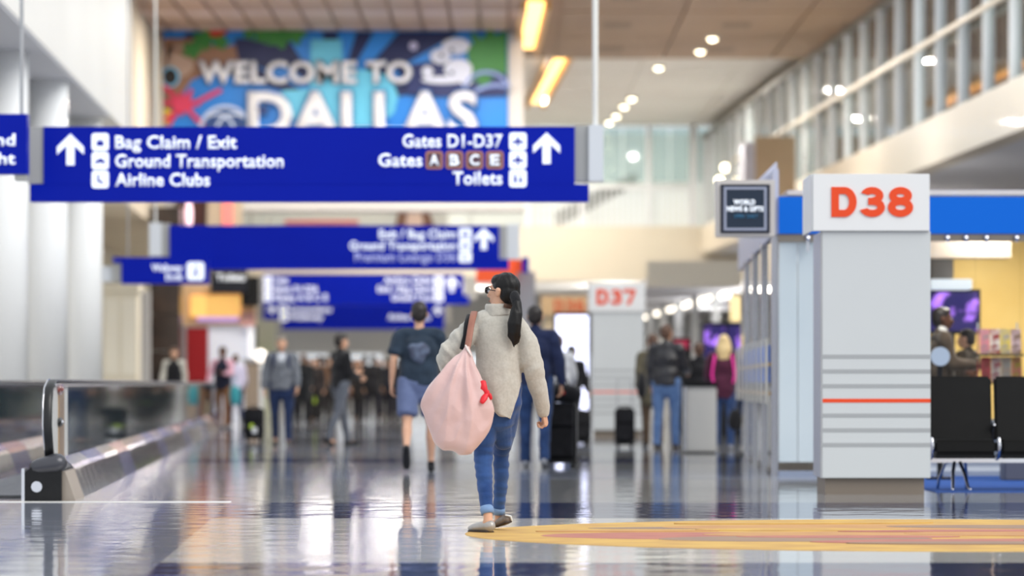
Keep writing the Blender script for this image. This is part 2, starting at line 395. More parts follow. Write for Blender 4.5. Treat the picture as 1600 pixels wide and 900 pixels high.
# ---- ceiling
CEILB = mat('brown_ceiling', (158, 128, 100), .6, col2=(150, 121, 95), scale=.2)
CEILW = mat('pale_ceiling', (244, 240, 234), .6, col2=(238, 233, 227), scale=.3)
ceiling = struct('ceiling', B(-13, 16, 86, 107, 10.06, 10.5), CEILB)
struct('ceiling_rear', B(-13, 16, 107, 141, 10.42, 10.8), CEILW)
SLAT = [mat('slat_tan', (196, 170, 148), .55), mat('slat_rose', (206, 184, 172), .5), mat('slat_brown', (178, 148, 124), .55)]
for i, yy in enumerate([86.2+1.35*k for k in range(9)]):
    for j in range(14):
        x0 = -9.4+.72*j
        mk('slat', B(x0, x0+.63, yy, yy+1.18, 10.0, 10.07), SLAT[(i*2+j*3) % 3], ceiling)
for j in range(5):
    for i in range(3):
        mk('panel', B(1.2+3.0*j, 4.12+3.0*j, 86.3+7*i-(.4 if i == 2 else 0), 93.1+7*i-(.4 if i == 2 else 0), 10.0, 10.07), CEILB, ceiling)
        mk('grille', B(2.3+3.0*j, 3.0+3.0*j, 89.2+7*i, 90.2+7*i, 9.985, 10.0), mat('ceiling_grille', (120, 98, 78), .6), ceiling)
for j in range(4):
    for i in range(4):
        x0, y0 = -4+2.9*j+2, 108+8*i
        mk('rear_panel', B(x0, x0+2.8, y0, y0+7.8, 10.37, 10.43), CEILW, ceiling)
# warm light troughs
for (a, b, zc, lab) in (((838, 0, 90.5), (822, 78, 103), 10.0, 'warm glowing light trough in the brown ceiling above the banner'), ((880, 98, 107.6), (836, 163, 128), 10.36, 'warm glowing light trough in the pale ceiling')):
    A = Vector(((a[0]-800)*a[2]/F, a[2], zc)); C_ = Vector(((b[0]-800)*b[2]/F, b[2], zc))
    t = thing('light_trough', lab, 'light', (A.x, A.y, A.z-.02), 'ceiling light troughs')
    bm = NB()
    q = [(A.x-.2, A.y), (A.x+.2, A.y), (C_.x+.2, C_.y), (C_.x-.2, C_.y)]
    bm.faces.new([bm.verts.new((x, y, zc-.05)) for x, y in q]); r = bmesh.ops.extrude_face_region(bm, geom=list(bm.faces))
    for g in r['geom']:
        if isinstance(g, bmesh.types.BMVert): g.co.z += .03
    bmesh.ops.recalc_face_normals(bm, faces=bm.faces)
    mk('lamp_strip', bm, GOLD, t)
    for sgn in (-1, 1):
        bm = NB(); o1 = .22*sgn; o2 = .34*sgn
        q = [(A.x+o1, A.y), (A.x+o2, A.y), (C_.x+o2, C_.y), (C_.x+o1, C_.y)]
        bm.faces.new([bm.verts.new((x, y, zc-.22)) for x, y in q]); r = bmesh.ops.extrude_face_region(bm, geom=list(bm.faces))
        for g in r['geom']:
            if isinstance(g, bmesh.types.BMVert): g.co.z += .21
        bmesh.ops.recalc_face_normals(bm, faces=bm.faces)
        mk('trough_side', bm, mat('trough_side', (214, 170, 112), .5), t)
# downlights
DL = [(1113, 57), (1094, 77), (1029, 103), (987, 152), (975, 164), (963, 179), (952, 189)]
names = ['nearest', 'second nearest', 'third nearest', 'fourth nearest', 'fifth nearest', 'sixth nearest', 'farthest']
for k, (x, y) in enumerate(DL):
    zc = 10.0 if k < 2 else 10.37
    Yd = F*(zc-H)/(600-y); c = P(x, y, Yd)
    t = thing('downlight', names[k]+' of the recessed downlights running down the ceiling', 'light', (c.x, Yd, zc-.05), 'ceiling downlights')
    b1 = NB(); cyl(b1, (c.x, Yd, zc-.06), (c.x, Yd, zc), .17, 20, .19); mk('trim_ring', b1, GREYMETAL, t)
    b2 = NB(); ball(b2, (c.x, Yd, zc-.06), (.12, .12, .07), 12); mk('bulb', b2, BULB, t)

# ---- right: mezzanine fascia, glass, interior
FX = 72365/F                     # face X = FX + U*Y
FASC = mat('fascia_cream', (228, 216, 196), .32, col2=(222, 210, 192), scale=.3, coat=.2)
struct('wall_right_fascia', skew_wall(FX, 38, 139.5, 5.66, 6.66, .5, False), FASC)
SOF = mat('soffit_white', (214, 214, 218), .6)
struct('ceiling_under_mezzanine', skew_wall(FX+.5, 38, 139.5, 5.68, 5.9, 9, False), SOF)
struct('ceiling_mezzanine', skew_wall(FX+.1, 66, 139.5, 9.86, 9.98, 9, False), mat('mezz_ceiling', (196, 178, 152), .6))
struct('wall_mezzanine_back', skew_wall(FX+7.5, 60, 139.5, 5.9, 10, .3, False), mat('mezz_wall', (224, 226, 224), .6, col2=(206, 212, 214), scale=.35))
struct('wall_right_outer', skew_wall(FX+9.0, 36, 160, 0, 5.7, .3, False), CREAM)
PANE = glass('mezz_glass', (222, 232, 232), .07)
MULL = mat('mullion', (232, 234, 238), .35, .2); MULLD = mat('mullion_dark', (120, 118, 112), .4)
gw = thing('glass_curtain_wall', 'long glazed upper wall with pale mullions above the cream fascia', 'glass wall', (FX+U*100, 100, 6.66))
bys = [66+3.15*k for k in range(24)]
for k, yb in enumerate(bys):
    x = FX+U*yb
    mk('mullion', B(x+.02, x+.30, yb, yb+.12, 6.66, 9.98), MULL, gw)
    mk('mullion', B(x+.10, x+.22, yb+1.5, yb+1.6, 6.66, 9.98), MULLD, gw)
    mk('pane', skew_wall(FX+.14, yb+.12, yb+3.15, 6.68, 9.96, .02, False), PANE, gw)
mk('top_rail', skew_wall(FX+.02, 66, 139.5, 9.84, 10.0, .3, False), MULLD, gw)
mk('handrail', skew_wall(FX-.12, 66, 126, 8.22, 8.32, .1, False), mat('rail_beige', (205, 194, 176), .35, .4), gw)
# things seen through the glass upstairs
ORD = ['first', 'second', 'third', 'fourth', 'fifth', 'sixth', 'seventh', 'eighth', 'ninth', 'tenth', 'eleventh', 'twelfth', 'thirteenth', 'fourteenth', 'fifteenth']
for k, (x, y) in enumerate([(1461, 31), (1439, 102), (1457, 74), (1486, 56), (1566, 53), (1346, 103), (1268, 151), (1252, 152), (1232, 177), (1253, 165), (1213, 163), (1172, 202), (1199, 205), (1133, 262), (1124, 282)]):
    Yd = min(130, 72365/(x-575)*1.02+6); s = F/Yd; c = P(x, y, Yd)
    t = thing('pendant_lamp', ORD[sorted([1461, 1439, 1457, 1486, 1566, 1346, 1268, 1252, 1232, 1253, 1213, 1172, 1199, 1133, 1124]).index(x)]+' from the left of the round lamps behind the upper glass', 'light', tuple(c), 'lamps behind the upper glass')
    b = NB(); ball(b, c, .12, 12); mk('globe', b, BULB, t)
    b = NB(); cyl(b, c+Vector((0, 0, .1)), (c.x, c.y, 9.86), .012, 6); mk('cord', b, MULLD, t)
tag(mk('counter', B(13.2, 14.6, 86, 92, 5.92, 8.3, .03), mat('lit_panel', (236, 190, 128), .5, emit=.5), org=(13.9, 89, 5.9)), 'amber lit counter wall glowing behind the upper glass', 'counter')
# box pillar in front of glass
pb = thing('bulkhead', 'tan box bulkhead standing before the upper glass wall', 'bulkhead', P(1211, 453, 105))
TAN = mat('tan_panel', (172, 150, 122), .5, col2=(164, 142, 114), scale=.5)
mk('front_panel', BP(1180, 1243, 213, 453, 105, .1), TAN, pb)
mk('side_panel', B(P(1163, 0, 105).x, P(1180, 0, 105).x, 105.02, 107, 3.52, P(0, 222, 105).z), mat('lilac_side', (176, 176, 190), .5), pb)
for yl in (72, 84, 96, 108, 120, 132): lamp(FX+U*yl+4.5, yl, 9.8, 650, .3)  # added fill that brightens the room behind the upper glass
# ---- rear wall
BW = 139.6
struct('wall_rear_beam', B(-14, 9.2, BW, BW+.8, 4.70, 6.70), mat('rear_cream', (226, 217, 200), .5, col2=(220, 210, 192), scale=.2))
struct('wall_rear_upper', B(-14, 9.2, BW+7, BW+7.3, 4.7, 10.5), mat('rear_pale', (226, 230, 228), .6, col2=(222, 222, 214), scale=.2))
struct('floor_rear_gallery', B(-14, 9.2, BW+.8, BW+7, 6.3, 6.6), CREAM)
rg = thing('rear_glazing', 'glazed gallery with white bars high on the far wall', 'glass wall', (2, BW, 6.7))
TEAL = glass('teal_glass', (226, 238, 238), .25)
for k in range(9):
    x0 = .6+.0+k*.86
    if x0 > 7: break
    mk('pane', B(x0, x0+.82, BW+.1, BW+.13, 8.3, 10.3), TEAL, rg)
for x in (.5, 2.45, 4.9, 6.45): mk('post', B(x, x+(.3 if x > 6 else .16), BW, BW+.25, 6.7, 10.4), MULL, rg)
mk('transom', B(.5, 6.75, BW+.02, BW+.2, 8.05, 8.2), MULL, rg)
mk('lower_rail', B(.5, 6.75, BW+.02, BW+.12, 8.2, 8.26), mat('pale_rail', (190, 200, 196), .5), rg)
for k in range(30): mk('baluster', B(.62+k*.205, .68+k*.205, BW+.3, BW+.36, 6.7, 8.05), MULL, rg)
mk('dark_flight', prism(NB(), [(1.6, 6.7), (4.6, 8.3), (4.6, 8.8), (1.6, 7.3)], BW+2, BW+2.4), mat('flight_grey', (150, 154, 152), .6), rg, label='grey sloping stair flight behind the bars')
struct('wall_far', B(-16, 16, 165, 165.4, 0, 5.0), mat('far_wall', (205, 203, 199), .6, col2=(196, 195, 193), scale=.2))
struct('ceiling_far', B(-16, 16, BW+.8, 166, 4.7, 5.0), mat('far_ceiling', (210, 207, 202), .6))
FAR_GLOW = mat('far_glow_pane', (225, 232, 240), .3, emit=.75)  # glowing panes added to brighten the far wall, which has no windows
for k in range(10):
    x0 = -12.2+k*2.35
    wn = struct('window_%d' % (k+1), B(x0, x0+2.0, 164.9, 165.0, .7, 2.3), MULL)
    mk('pane', B(x0+.08, x0+1.92, 164.85, 164.9, .78, 2.22), FAR_GLOW, wn)
# ---- bulkhead carrying the banner
struct('wall_bulkhead', B(-8.92, .30, 98.3, 99.6, 5.4, 10.02), mat('bulkhead_grey', (206, 204, 204), .6))
# ================================================================= BANNER
YB = 98.2
ban = thing('welcome_banner', 'wide colourful banner reading WELCOME TO DALLAS below the ceiling', 'banner', (P(525, 0, YB).x, YB, 6.0))
mk('board', BP(254, 794, 48, 300, YB, .08), mat('banner_blue', (18, 124, 216), .5), ban)
def flat(col): return mat('print_%d_%d_%d' % col, col, .55)
layer = [0]
def pr(pts, col, name='print_shape'):
    layer[0] += 1
    d = .004*layer[0]
    return mk(name, ppx(NB(), pts, YB-d, .003), flat(col), ban)
NAVY = (4, 24, 80)
for a0, a1 in ((196, 207), (222, 236), (262, 274), (288, 299), (312, 330), (342, 352)):
    pts = [(520, 165)]
    for a in (a0, a1):
        t = math.radians(a); dx, dy = math.cos(t), math.sin(t)
        k = min((270 if dx > 0 else 262)/max(abs(dx), 1e-3), 115/max(-dy, 1e-3)); pts.append((520+dx*k, 165+dy*k))
    pr(pts, NAVY)
pr([(575, 46), (575, 46), (640, 46), (530, 140)], NAVY) if False else None
pr([(255, 60), (300, 60), (345, 75), (400, 62), (425, 72), (300, 125), (262, 180), (255, 180)], (140, 104, 84))
pr([(262, 75)]+[(278+26*math.cos(t*.5), 96+26*math.sin(t*.5)) for t in range(0, 12)], (176, 150, 136))
pr([(314, 47), (356, 47), (348, 60), (322, 60)], (196, 50, 44))
pr([(366, 60), (430, 62), (462, 95), (420, 110), (372, 92)], NAVY)
for cx, cy, r in ((318, 62, 16), (300, 78, 14), (345, 66, 12), (436, 58, 18), (460, 54, 16), (410, 56, 12), (390, 52, 10)):
    pr([(cx+r*(1+.25*math.cos(5*t))*math.cos(t), max(47, cy+r*.9*(1+.25*math.cos(5*t))*math.sin(t))) for t in [k*.26 for k in range(24)]], (46, 122, 50))
# pale state outline
pr([(486, 62), (534, 62), (536, 104), (560, 108), (590, 112), (612, 122), (622, 150), (616, 176), (596, 192), (576, 240), (520, 240), (470, 196), (438, 168), (440, 142), (484, 138)], (92, 184, 220), 'state_outline')
pr([(620, 104), (700, 92), (760, 110), (792, 110), (792, 150), (720, 152), (640, 150)], (6, 30, 92))
for cx, cy, r in ((752, 76, 22), (776, 70, 22), (746, 106, 22), (770, 96, 20), (756, 122, 12)):
    pr([(cx+min(1, 1)*r*(1+.35*math.cos(6*t))*math.cos(t) if cx+r*1.35 < 793 or math.cos(t) < .3 else 792, max(47, cy+r*(1+.35*math.cos(6*t))*math.sin(t))) for t in [k*.21 for k in range(30)]], (44, 118, 52))
pr([(266+15*math.cos(k*.35), 120+16*math.sin(k*.35)) if math.cos(k*.35) > -.75 else (255, 120+16*math.sin(k*.35)) for k in range(18)], (120, 190, 235))
pr([(266+11*math.cos(k*.35), 120+13*math.sin(k*.35)) for k in range(18)], (8, 8, 14))
def star(cx, cy, r, ri, n, col, rot=-90):
    pr([((cx+(r if k % 2 == 0 else ri)*math.cos(math.radians(rot+180*k/n))), cy+(r if k % 2 == 0 else ri)*math.sin(math.radians(rot+180*k/n))) for k in range(2*n)], col)
pr([(275, 178), (268, 196), (256, 196), (256, 168)], (216, 190, 40))
for (x0, y0, x1, y1) in ((256, 134, 318, 196), (256, 186, 346, 140), (300, 140, 262, 196), (256, 160, 312, 162)):
    dx, dy = x1-x0, y1-y0; l = math.hypot(dx, dy); nx, ny = -dy/l*3.5, dx/l*3.5
    pr([(x0+nx, y0+ny), (x1+nx, y1+ny), (x1-nx, y1-ny), (x0-nx, y0-ny)], (204, 44, 84))
star(284, 162, 20, 12, 6, (206, 52, 92))
def arc(cx, cy, r, wd, a0, a1, col, n=14):
    o = [(cx+r*math.cos(math.radians(a0+(a1-a0)*k/n)), cy+r*math.sin(math.radians(a0+(a1-a0)*k/n))) for k in range(n+1)]
    i = [(cx+(r-wd)*math.cos(math.radians(a1-(a1-a0)*k/n)), cy+(r-wd)*math.sin(math.radians(a1-(a1-a0)*k/n))) for k in range(n+1)]
    pr(o+i, col)
pr([(352+34*math.cos(math.radians(180+15*k)), 206+34*math.sin(math.radians(180+15*k))) for k in range(13)], (20, 60, 120))
arc(352, 206, 42, 5, 185, 355, (190, 205, 235)); arc(338, 206, 30, 4, 225, 355, (190, 205, 235)); arc(366, 206, 30, 4, 185, 315, (190, 205, 235))
GW = (196, 202, 224)
for cx, cy, a, b in ((688, 88, 16, 12), (712, 72, 22, 13), (716, 108, 22, 16), (692, 125, 34, 6), (668, 112, 9, 9), (728, 122, 10, 12)):
    pr([(cx+a*math.cos(k*.4), cy+b*math.sin(k*.4)) for k in range(16)], GW)
for cx, cy in ((690, 87), (706, 78), (706, 114)): pr([(cx+3.5*math.cos(k*.7), cy+3.5*math.sin(k*.7)) for k in range(9)], (20, 44, 100))
pr([(646+7*math.cos(k*.7), 72+7*math.sin(k*.7)) for k in range(9)], (170, 170, 210))
arc(760, 150, 40, 5, 200, 340, (120, 140, 200)); arc(776, 190, 60, 6, 230, 285, (120, 140, 200))
LT = mat('banner_letter', (222, 224, 234), .5); LTS = mat('banner_letter_outline', (120, 134, 168), .5)
lettering('WELCOME TO', 310, 643, 96, 130, YB-.20, LT, ban, .03)
lettering('WELCOME TO', 308, 645, 94, 132, YB-.18, LTS, ban, .055)
lettering('DALLAS', 387, 746, 143, 214, YB-.20, LT, ban, .035)
lettering('DALLAS', 383, 750, 140, 217, YB-.18, flat((60, 110, 180)), ban, .06)
bm = NB(); ppx(bm, [((411+(12 if k % 2 == 0 else 5)*math.cos(math.radians(-90+36*k))), 172+(14 if k % 2 == 0 else 5)*math.sin(math.radians(-90+36*k))) for k in range(10)], YB-.225, .01)
mk('star', bm, flat((20, 50, 110)), ban)

# advert board further back, seen between the signs
adv = thing('advert_board', 'pale advertising board with a brown-haired portrait seen between the blue signs', 'poster', P(530, 400, 112))
mk('board', BP(376, 700, 300, 372, 112, .1), mat('advert_pale', (198, 206, 206), .5, col2=(206, 206, 200), scale=.4), adv)
mk('hair_shape', ppx(NB(), [(618, 352), (622, 330), (634, 314), (650, 310), (664, 318), (674, 340), (680, 360), (612, 360)], 111.95, .02), flat((120, 88, 74)), adv)
mk('face_shape', ppx(NB(), [(634, 350), (637, 330), (648, 320), (658, 330), (661, 350), (656, 362), (640, 362)], 111.92, .02), flat((214, 190, 178)), adv)
for xx in (390, 690):
    bm = NB(); p = P(xx, 300, 112.05); cyl(bm, p, (p.x, p.y, 10.4), .015, 8); mk('hanger_rod', bm, GREYMETAL, adv)
mk('red_caption', BP(445, 560, 344, 350, 111.95, .02), flat((206, 110, 116)), adv)
mk('grey_caption', BP(440, 575, 322, 329, 111.95, .02), flat((160, 172, 178)), adv)

# ================================================================= HANGING SIGNS
def hang_sign(Y, x0, x1, ytop, ymid, ybot, xl, xr, label, rods, caps, group='blue hanging wayfinding signs'):
    c = P((x0+x1)/2, ybot, Y)
    t = thing('hanging_sign', label, 'sign', tuple(c), group)
    mk('panel', BP(x0, x1, ytop, ymid+.5, Y, .22), BLUE, t)
    mk('lower_rail', BP(xl, xr, ymid, ybot, Y, .26), BLUE, t)
    for (a, b, ya, yb, dY, m) in caps: mk('end_cap', BP(a, b, ya, yb, Y+dY, .3), m, t)
    for (x, yb, r) in rods:
        p = P(x, yb, Y+.15); bm = NB(); cyl(bm, p, (p.x, p.y, (5.4 if 98 < Y < 99 else 10.42 if Y > 107 else 10.2)), r, 12); mk('hanger_rod', bm, MATS.get('painted_white'), t)
    return t
CAPW = mat('cap_white', (214, 218, 224), .4); CAPG = mat('cap_grey', (168, 168, 166), .4)
Y1 = 43.0
s1 = hang_sign(Y1, 68, 898, 198, 288, 315, 47, 920, 'large blue hanging sign pointing to Bag Claim, Ground Transportation and Gates D1-D37', [(930, 196, .032)],
    [(44, 68, 198, 287, .02, CAPG), (898, 920, 196, 284, .05, CAPG), (920, 943, 195, 283, .0, CAPW)])
arrow(110, 209, 258, 42, Y1, LIGHTTXT, s1); arrow(854, 207, 256, 42, Y1, LIGHTTXT, s1)
for k, (g, tx, xe) in enumerate((('bag', 'Bag Claim / Exit', 370), ('bus', 'Ground Transportation', 443), ('seat', 'Airline Clubs', 328))):
    icon(143, 170, 208+29.3*k, 235.5+29.3*k, Y1, s1, g)
    lettering(tx, 180, xe, 212+29.3*k, 232.5+29.3*k, Y1, LIGHTTXT, s1, .022)
lettering('Gates D1-D37', 629, 785, 210, 230.5, Y1, LIGHTTXT, s1, .022)
lettering('Gates', 591, 660, 240, 260.5, Y1, LIGHTTXT, s1, .022)
lettering('Toilets', 707, 785, 268, 289, Y1, LIGHTTXT, s1, .022)
BROWN = mat('gate_tile_brown', (172, 116, 92), .5, emit=.25); DKBR = mat('gate_tile_inner', (96, 70, 84), .5)
for k, ch in enumerate('ABCE'):
    x = 665+31.5*k
    tl = mk('gate_tile', ppx(NB(), rrect(x, x+27, 236, 264, 5), Y1-.012, .011), BROWN, s1)
    mk('tile_field', ppx(NB(), rrect(x+3, x+24, 239, 261, 3), Y1-.017, .004), DKBR, tl)
    lettering(ch, x+6, x+21, 241.5, 258.5, Y1-.018, LIGHTTXT, tl, .03)
for k, g in enumerate(('plane', 'plane', 'wc')): icon(795.5, 823, 207+29*k, 234.5+29*k, Y1, s1, g)

sL = thing('hanging_sign', 'blue hanging sign cut off by the left edge of the frame', 'sign', tuple(P(-80, 272, 42)), 'blue hanging wayfinding signs')
mk('panel', BP(-330, 42, 178, 272, 42, .22), BLUE, sL)
lettering('Underground', -160, 24, 209, 228, 42, LIGHTTXT, sL, .022)
lettering('Skylink Right', -150, 24, 238.5, 257, 42, LIGHTTXT, sL, .022)
mk('end_cap', BP(22, 43, 272.5, 282, 42.02, .2), CAPG, sL)
for x in (34, -290):
    p = P(x, 178, 42.1); bm = NB(); cyl(bm, p, (p.x, p.y, 10.2), .022, 12); mk('hanger_rod', bm, GREYMETAL, sL)
Y2 = 68.5
s2 = hang_sign(Y2, 265, 780, 352, 405, 421, 265, 795, 'second blue hanging sign pointing to Exit, Bag Claim and Ground Transportation', [(243, 350, .02)],
    [(233, 252, 348, 400, .02, CAPW), (252, 265, 349, 400, .05, CAPG), (780, 792, 352, 405, .06, CAPG), (792, 812, 350, 405, .1, CAPW)])
for k, (tx, xa) in enumerate((('Exit / Bag Claim', 592), ('Ground Transportation', 546), ('Premium Lounge D36', 554))):
    lettering(tx, xa, 712, 359+18*k, 373+18*k, Y2, LIGHTTXT if k < 2 else mat('dim_lettering', (170, 176, 225), .5, emit=.3), s2, .024)
    icon(717, 737, 356.5+18.3*k, 373.5+18.3*k, Y2, s2, ('bag', 'bus', 'seat')[k])
arrow(756, 356, 390, 30, Y2, LIGHTTXT, s2)
Yw = 66.0
sw = hang_sign(Yw, 190, 326, 402, 440, 443.5, 190, 326, 'small blue hanging sign with lettering about the walkway end', [],
    [(176, 190, 402, 410, .0, BLUE), (176, 190, 411, 441, .05, CAPG), (158, 176, 416, 440, .1, CAPW)])
p = P(200, 402, Yw+.1); bm = NB(); cyl(bm, p, (p.x, p.y, 10.2), .012, 10); mk('hanger_rod', bm, GREYMETAL, sw)
lettering('Walkway', 237, 285, 413, 424, Yw, LIGHTTXT, sw, .02); lettering('Ends', 259, 285, 427, 438, Yw, LIGHTTXT, sw, .02)
icon(292, 319, 409.5, 438, Yw, sw, 'walk')
Y3 = 98.6
s3 = hang_sign(Y3, 411, 724, 428, 462, 476, 411, 733, 'third blue hanging sign with lettering at both ends behind the second sign', [(735, 428, .015), (420, 428, .015)],
    [(725, 745, 432, 468, .05, CAPG)])
for k, (tx, xe) in enumerate((('Toilets', 450), ('Gates D1-D36', 496), ('Gates A B C E', 512))):
    lettering(tx, 428, xe, 433+13.5*k, 443+13.5*k, Y3, LIGHTTXT, s3, .024); icon(412, 425, 431.5+13.7*k, 444+13.7*k, Y3, s3, ('wc', 'plane', 'plane')[k])
for k, (tx, xa) in enumerate((('Airline Clubs', 600), ('Exit / Bag Claim', 590), ('Ground Trans', 612))):
    lettering(tx, xa, 675, 433+13.5*k, 443+13.5*k, Y3, LIGHTTXT, s3, .024); icon(678, 693, 431.5+13.7*k, 444+13.7*k, Y3, s3, ('seat', 'bag', 'bus')[k])
arrow(706, 432, 456, 20, Y3, LIGHTTXT, s3)
Y4 = 125.0
s4 = hang_sign(Y4, 412, 694, 476, 500, 515, 441, 694, 'farthest blue hanging sign, lowest in the row of signs', [(430, 476, .015), (690, 476, .015)], [(694, 704, 478, 505, .05, CAPG)])
for k, (tx, xa, xe) in enumerate((('Connections', 452, 518), ('Walkway', 452, 505), ('Airline Clubs', 606, 672))):
    lettering(tx, xa, xe, (479, 491, 491)[k], (488, 500, 500)[k], Y4, LIGHTTXT, s4, .024)
icon(436, 449, 477, 489, Y4, s4, 'plane'); icon(437, 450, 490, 502, Y4, s4, 'bus'); arrow(425, 478, 490, 14, Y4, LIGHTTXT, s4); arrow(684, 478, 492, 14, Y4, LIGHTTXT, s4)
# orange-red sign stub behind the second sign
so_ = thing('orange_sign', 'orange sign with a blue end behind the second hanging sign', 'sign', P(790, 440, 84))
OR = mat('sign_orange', (236, 88, 40), .5, emit=.25)
mk('panel', BP(744, 806, 419, 441, 84, .15), OR, so_); mk('raised_panel', BP(795, 816, 405, 425, 84.2, .15), OR, so_)
mk('blue_end', BP(816, 826, 402, 426, 84, .2), BLUE, so_); mk('post', BP(804, 836, 424, 674, 84.5, .3), mat('post_grey', (158, 158, 164), .5), so_)
bx = thing('black_sign', 'black sign lettered Toilets at the left end of the second sign', 'sign', P(358, 456, 98.5))
mk('panel', BP(329, 386, 422, 458, 98.5, .2), mat('sign_black', (10, 14, 30), .4), bx)
lettering('Toilets', 338, 383, 428, 439, 98.5, LIGHTTXT, bx, .03)
p = P(358, 422, 98.6); bm = NB(); cyl(bm, p, (p.x, p.y, 5.4), .02, 8); mk('hanger_rod', bm, GREYMETAL, bx)
mo = thing('monitor', 'black hanging monitor left of the third blue sign', 'screen', P(392, 478, 98.7))
mk('casing', BP(377, 405, 432, 478, 98.7, .2, .01), BLACK, mo); mk('side_frame', BP(405, 410, 430, 478, 98.72, .15), CAPG, mo)
p = P(392, 432, 98.8); bm = NB(); cyl(bm, p, (p.x, p.y, 5.4), .02, 8); mk('hanger_rod', bm, GREYMETAL, mo)

# ================================================================= GATE PILLARS
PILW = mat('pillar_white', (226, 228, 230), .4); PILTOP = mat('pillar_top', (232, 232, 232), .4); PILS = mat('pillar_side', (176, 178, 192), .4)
PILP = mat('pillar_panel', (204, 207, 208), .38, col2=(208, 211, 212), scale=.6)
OT = mat('gate_orange', (222, 66, 10), .5, emit=.15)
def pillar(Y, xl, xr, tx0, tx1, ytop, ymid, ybot, ybase, num, nx0, nx1, ny0, ny1, label, lines=True):
    s = S(Y); t = thing('gate_pillar', label, 'pillar', (P((xl+xr)/2, 0, Y).x, Y, 0), 'gate number pillars')
    a = P(xl, 0, Y).x; b = P(xr, 0, Y).x; zt = P(0, ymid, Y).z; zb = P(0, ybot, Y).z
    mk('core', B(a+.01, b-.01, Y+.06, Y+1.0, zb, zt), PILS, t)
    mk('front_panel', B(a, b, Y, Y+.05, zb, zt, .004), PILP, t)
    mk('number_board', B(P(tx0, 0, Y).x, P(tx1, 0, Y).x, Y-.03, Y+.08, P(0, ymid, Y).z, P(0, ytop, Y).z, .004), PILTOP, t)
    mk('board_edge', B(P(tx0, 0, Y).x-.015, P(tx0, 0, Y).x, Y+.03, Y+.97, zt-.0, P(0, ytop, Y).z), PILTOP, t)
    mk('plinth', B(a+.04, b-.05, Y+.05, Y+.95, 0, zb), mat('plinth_taupe', (128, 116, 104), .4), t)
    mk('side_trim', B(a-.005, a+.012, Y-.004, Y+.03, zb, zt), GREYMETAL, t)
    gate_number(num, nx0, nx1, ny0, ny1, Y-.03, OT, t)
    if lines:
        for k in range(7):
            yy = 557+23*k; z = H+(600-yy)/180.0
            hw = 3.0/180
            mk('stripe', B(a+.001, b-.001, Y-.003, Y+.01, z-hw, z+hw), OT if k == 3 else mat('stripe_grey', (168, 170, 172), .5), t, label='orange stripe' if k == 3 else None)
    return t
YP = F/180.0
pillar(YP, 1283, 1454, 1270, 1452, 272, 361, 747, 773, 'D38', 1299, 1427, 292, 339, 'white gate pillar numbered D38 beside the black seats')
pillar(F/86.5, 925, 1006, 921, 1008, 443, 487, 672, 683, 'D37', 932, 993, 452, 476, 'white gate pillar numbered D37 in the middle distance')
g36 = thing('gate_pillar', 'farthest gate pillar with a tan D36 board beside the bright screen', 'pillar', (P(882, 0, 96).x, 96, 0), 'gate number pillars')
mk('shaft', BP(850, 915, 490, 650, 96, 1.0), mat('beige_shaft', (206, 190, 160), .5), g36)
mk('number_board', BP(845, 919, 462, 492, 95.9, .3), mat('tan_board', (186, 158, 122), .5), g36)
gate_number('D36', 866, 914, 468, 487, 95.9, mat('rust_number', (190, 92, 56), .5), g36)
tot = thing('digital_totem', 'tall glowing white screen totem beside pillar D37', 'screen', (P(894, 0, 78).x, 78, 0))
mk('casing', BP(865, 923, 488, 674, 78, .18, .01), BLACK, tot)
mk('screen', BP(869, 919, 493, 640, 77.98, .03), mat('bright_screen', (222, 226, 255), .4, emit=2.2), tot)

# ================================================================= SHOP AT RIGHT
YS = 40.0
shop = thing('shop_facade', 'glass shop front under a bright blue fascia band', 'shop', (P(1400, 0, YS).x, YS, 0))
FB = mat('bright_blue', (0, 100, 205), .5, emit=.1, spec=.2)
mk('fascia_band', BP(1217, 1900, 307, 365, YS-.05, .4), FB, shop, label='bright blue fascia band')
mk('head_rail', BP(1217, 1900, 366, 377, YS+.02, .12), mat('rail_metal', (150, 140, 128), .3, .7), shop)
FROST = mat('frosted_glass', (208, 218, 222), .25, col2=(198, 210, 216), scale=.8)
mk('frosted_pane', BP(1217, 1246, 378, 722, YS+.05, .03), FROST, shop); mk('frosted_pane', BP(1247, 1330, 378, 722, YS+.05, .03), FROST, shop)
CLG = glass('clear_glass', (250, 251, 251), .0, .15)
for k in range(6):
    x0 = 1455+70*k; mk('pane', BP(x0, x0+69, 378, 722, YS+.05, .015), CLG, shop)
mk('base_wall', BP(1330, 1900, 655, 742, YS+.1, .1), mat('base_wall', (220, 224, 230), .5), shop)
mk('base_trim', BP(1217, 1900, 736, 746, YS+.0, .1), mat('base_trim', (140, 150, 172), .5), shop)
for x in (1262, 1480, 1509, 1541, 1588):
    bm = NB(); c = P(x, 372, YS-.03); ball(bm, c, (.03, .03, .035), 10); box(bm, c.x-.014, c.x+.014, c.y-.01, c.y+.02, c.z-.14 if x in (1262, 1541) else c.z-.04, c.z)
    mk('clamp', bm, CHROME, shop)
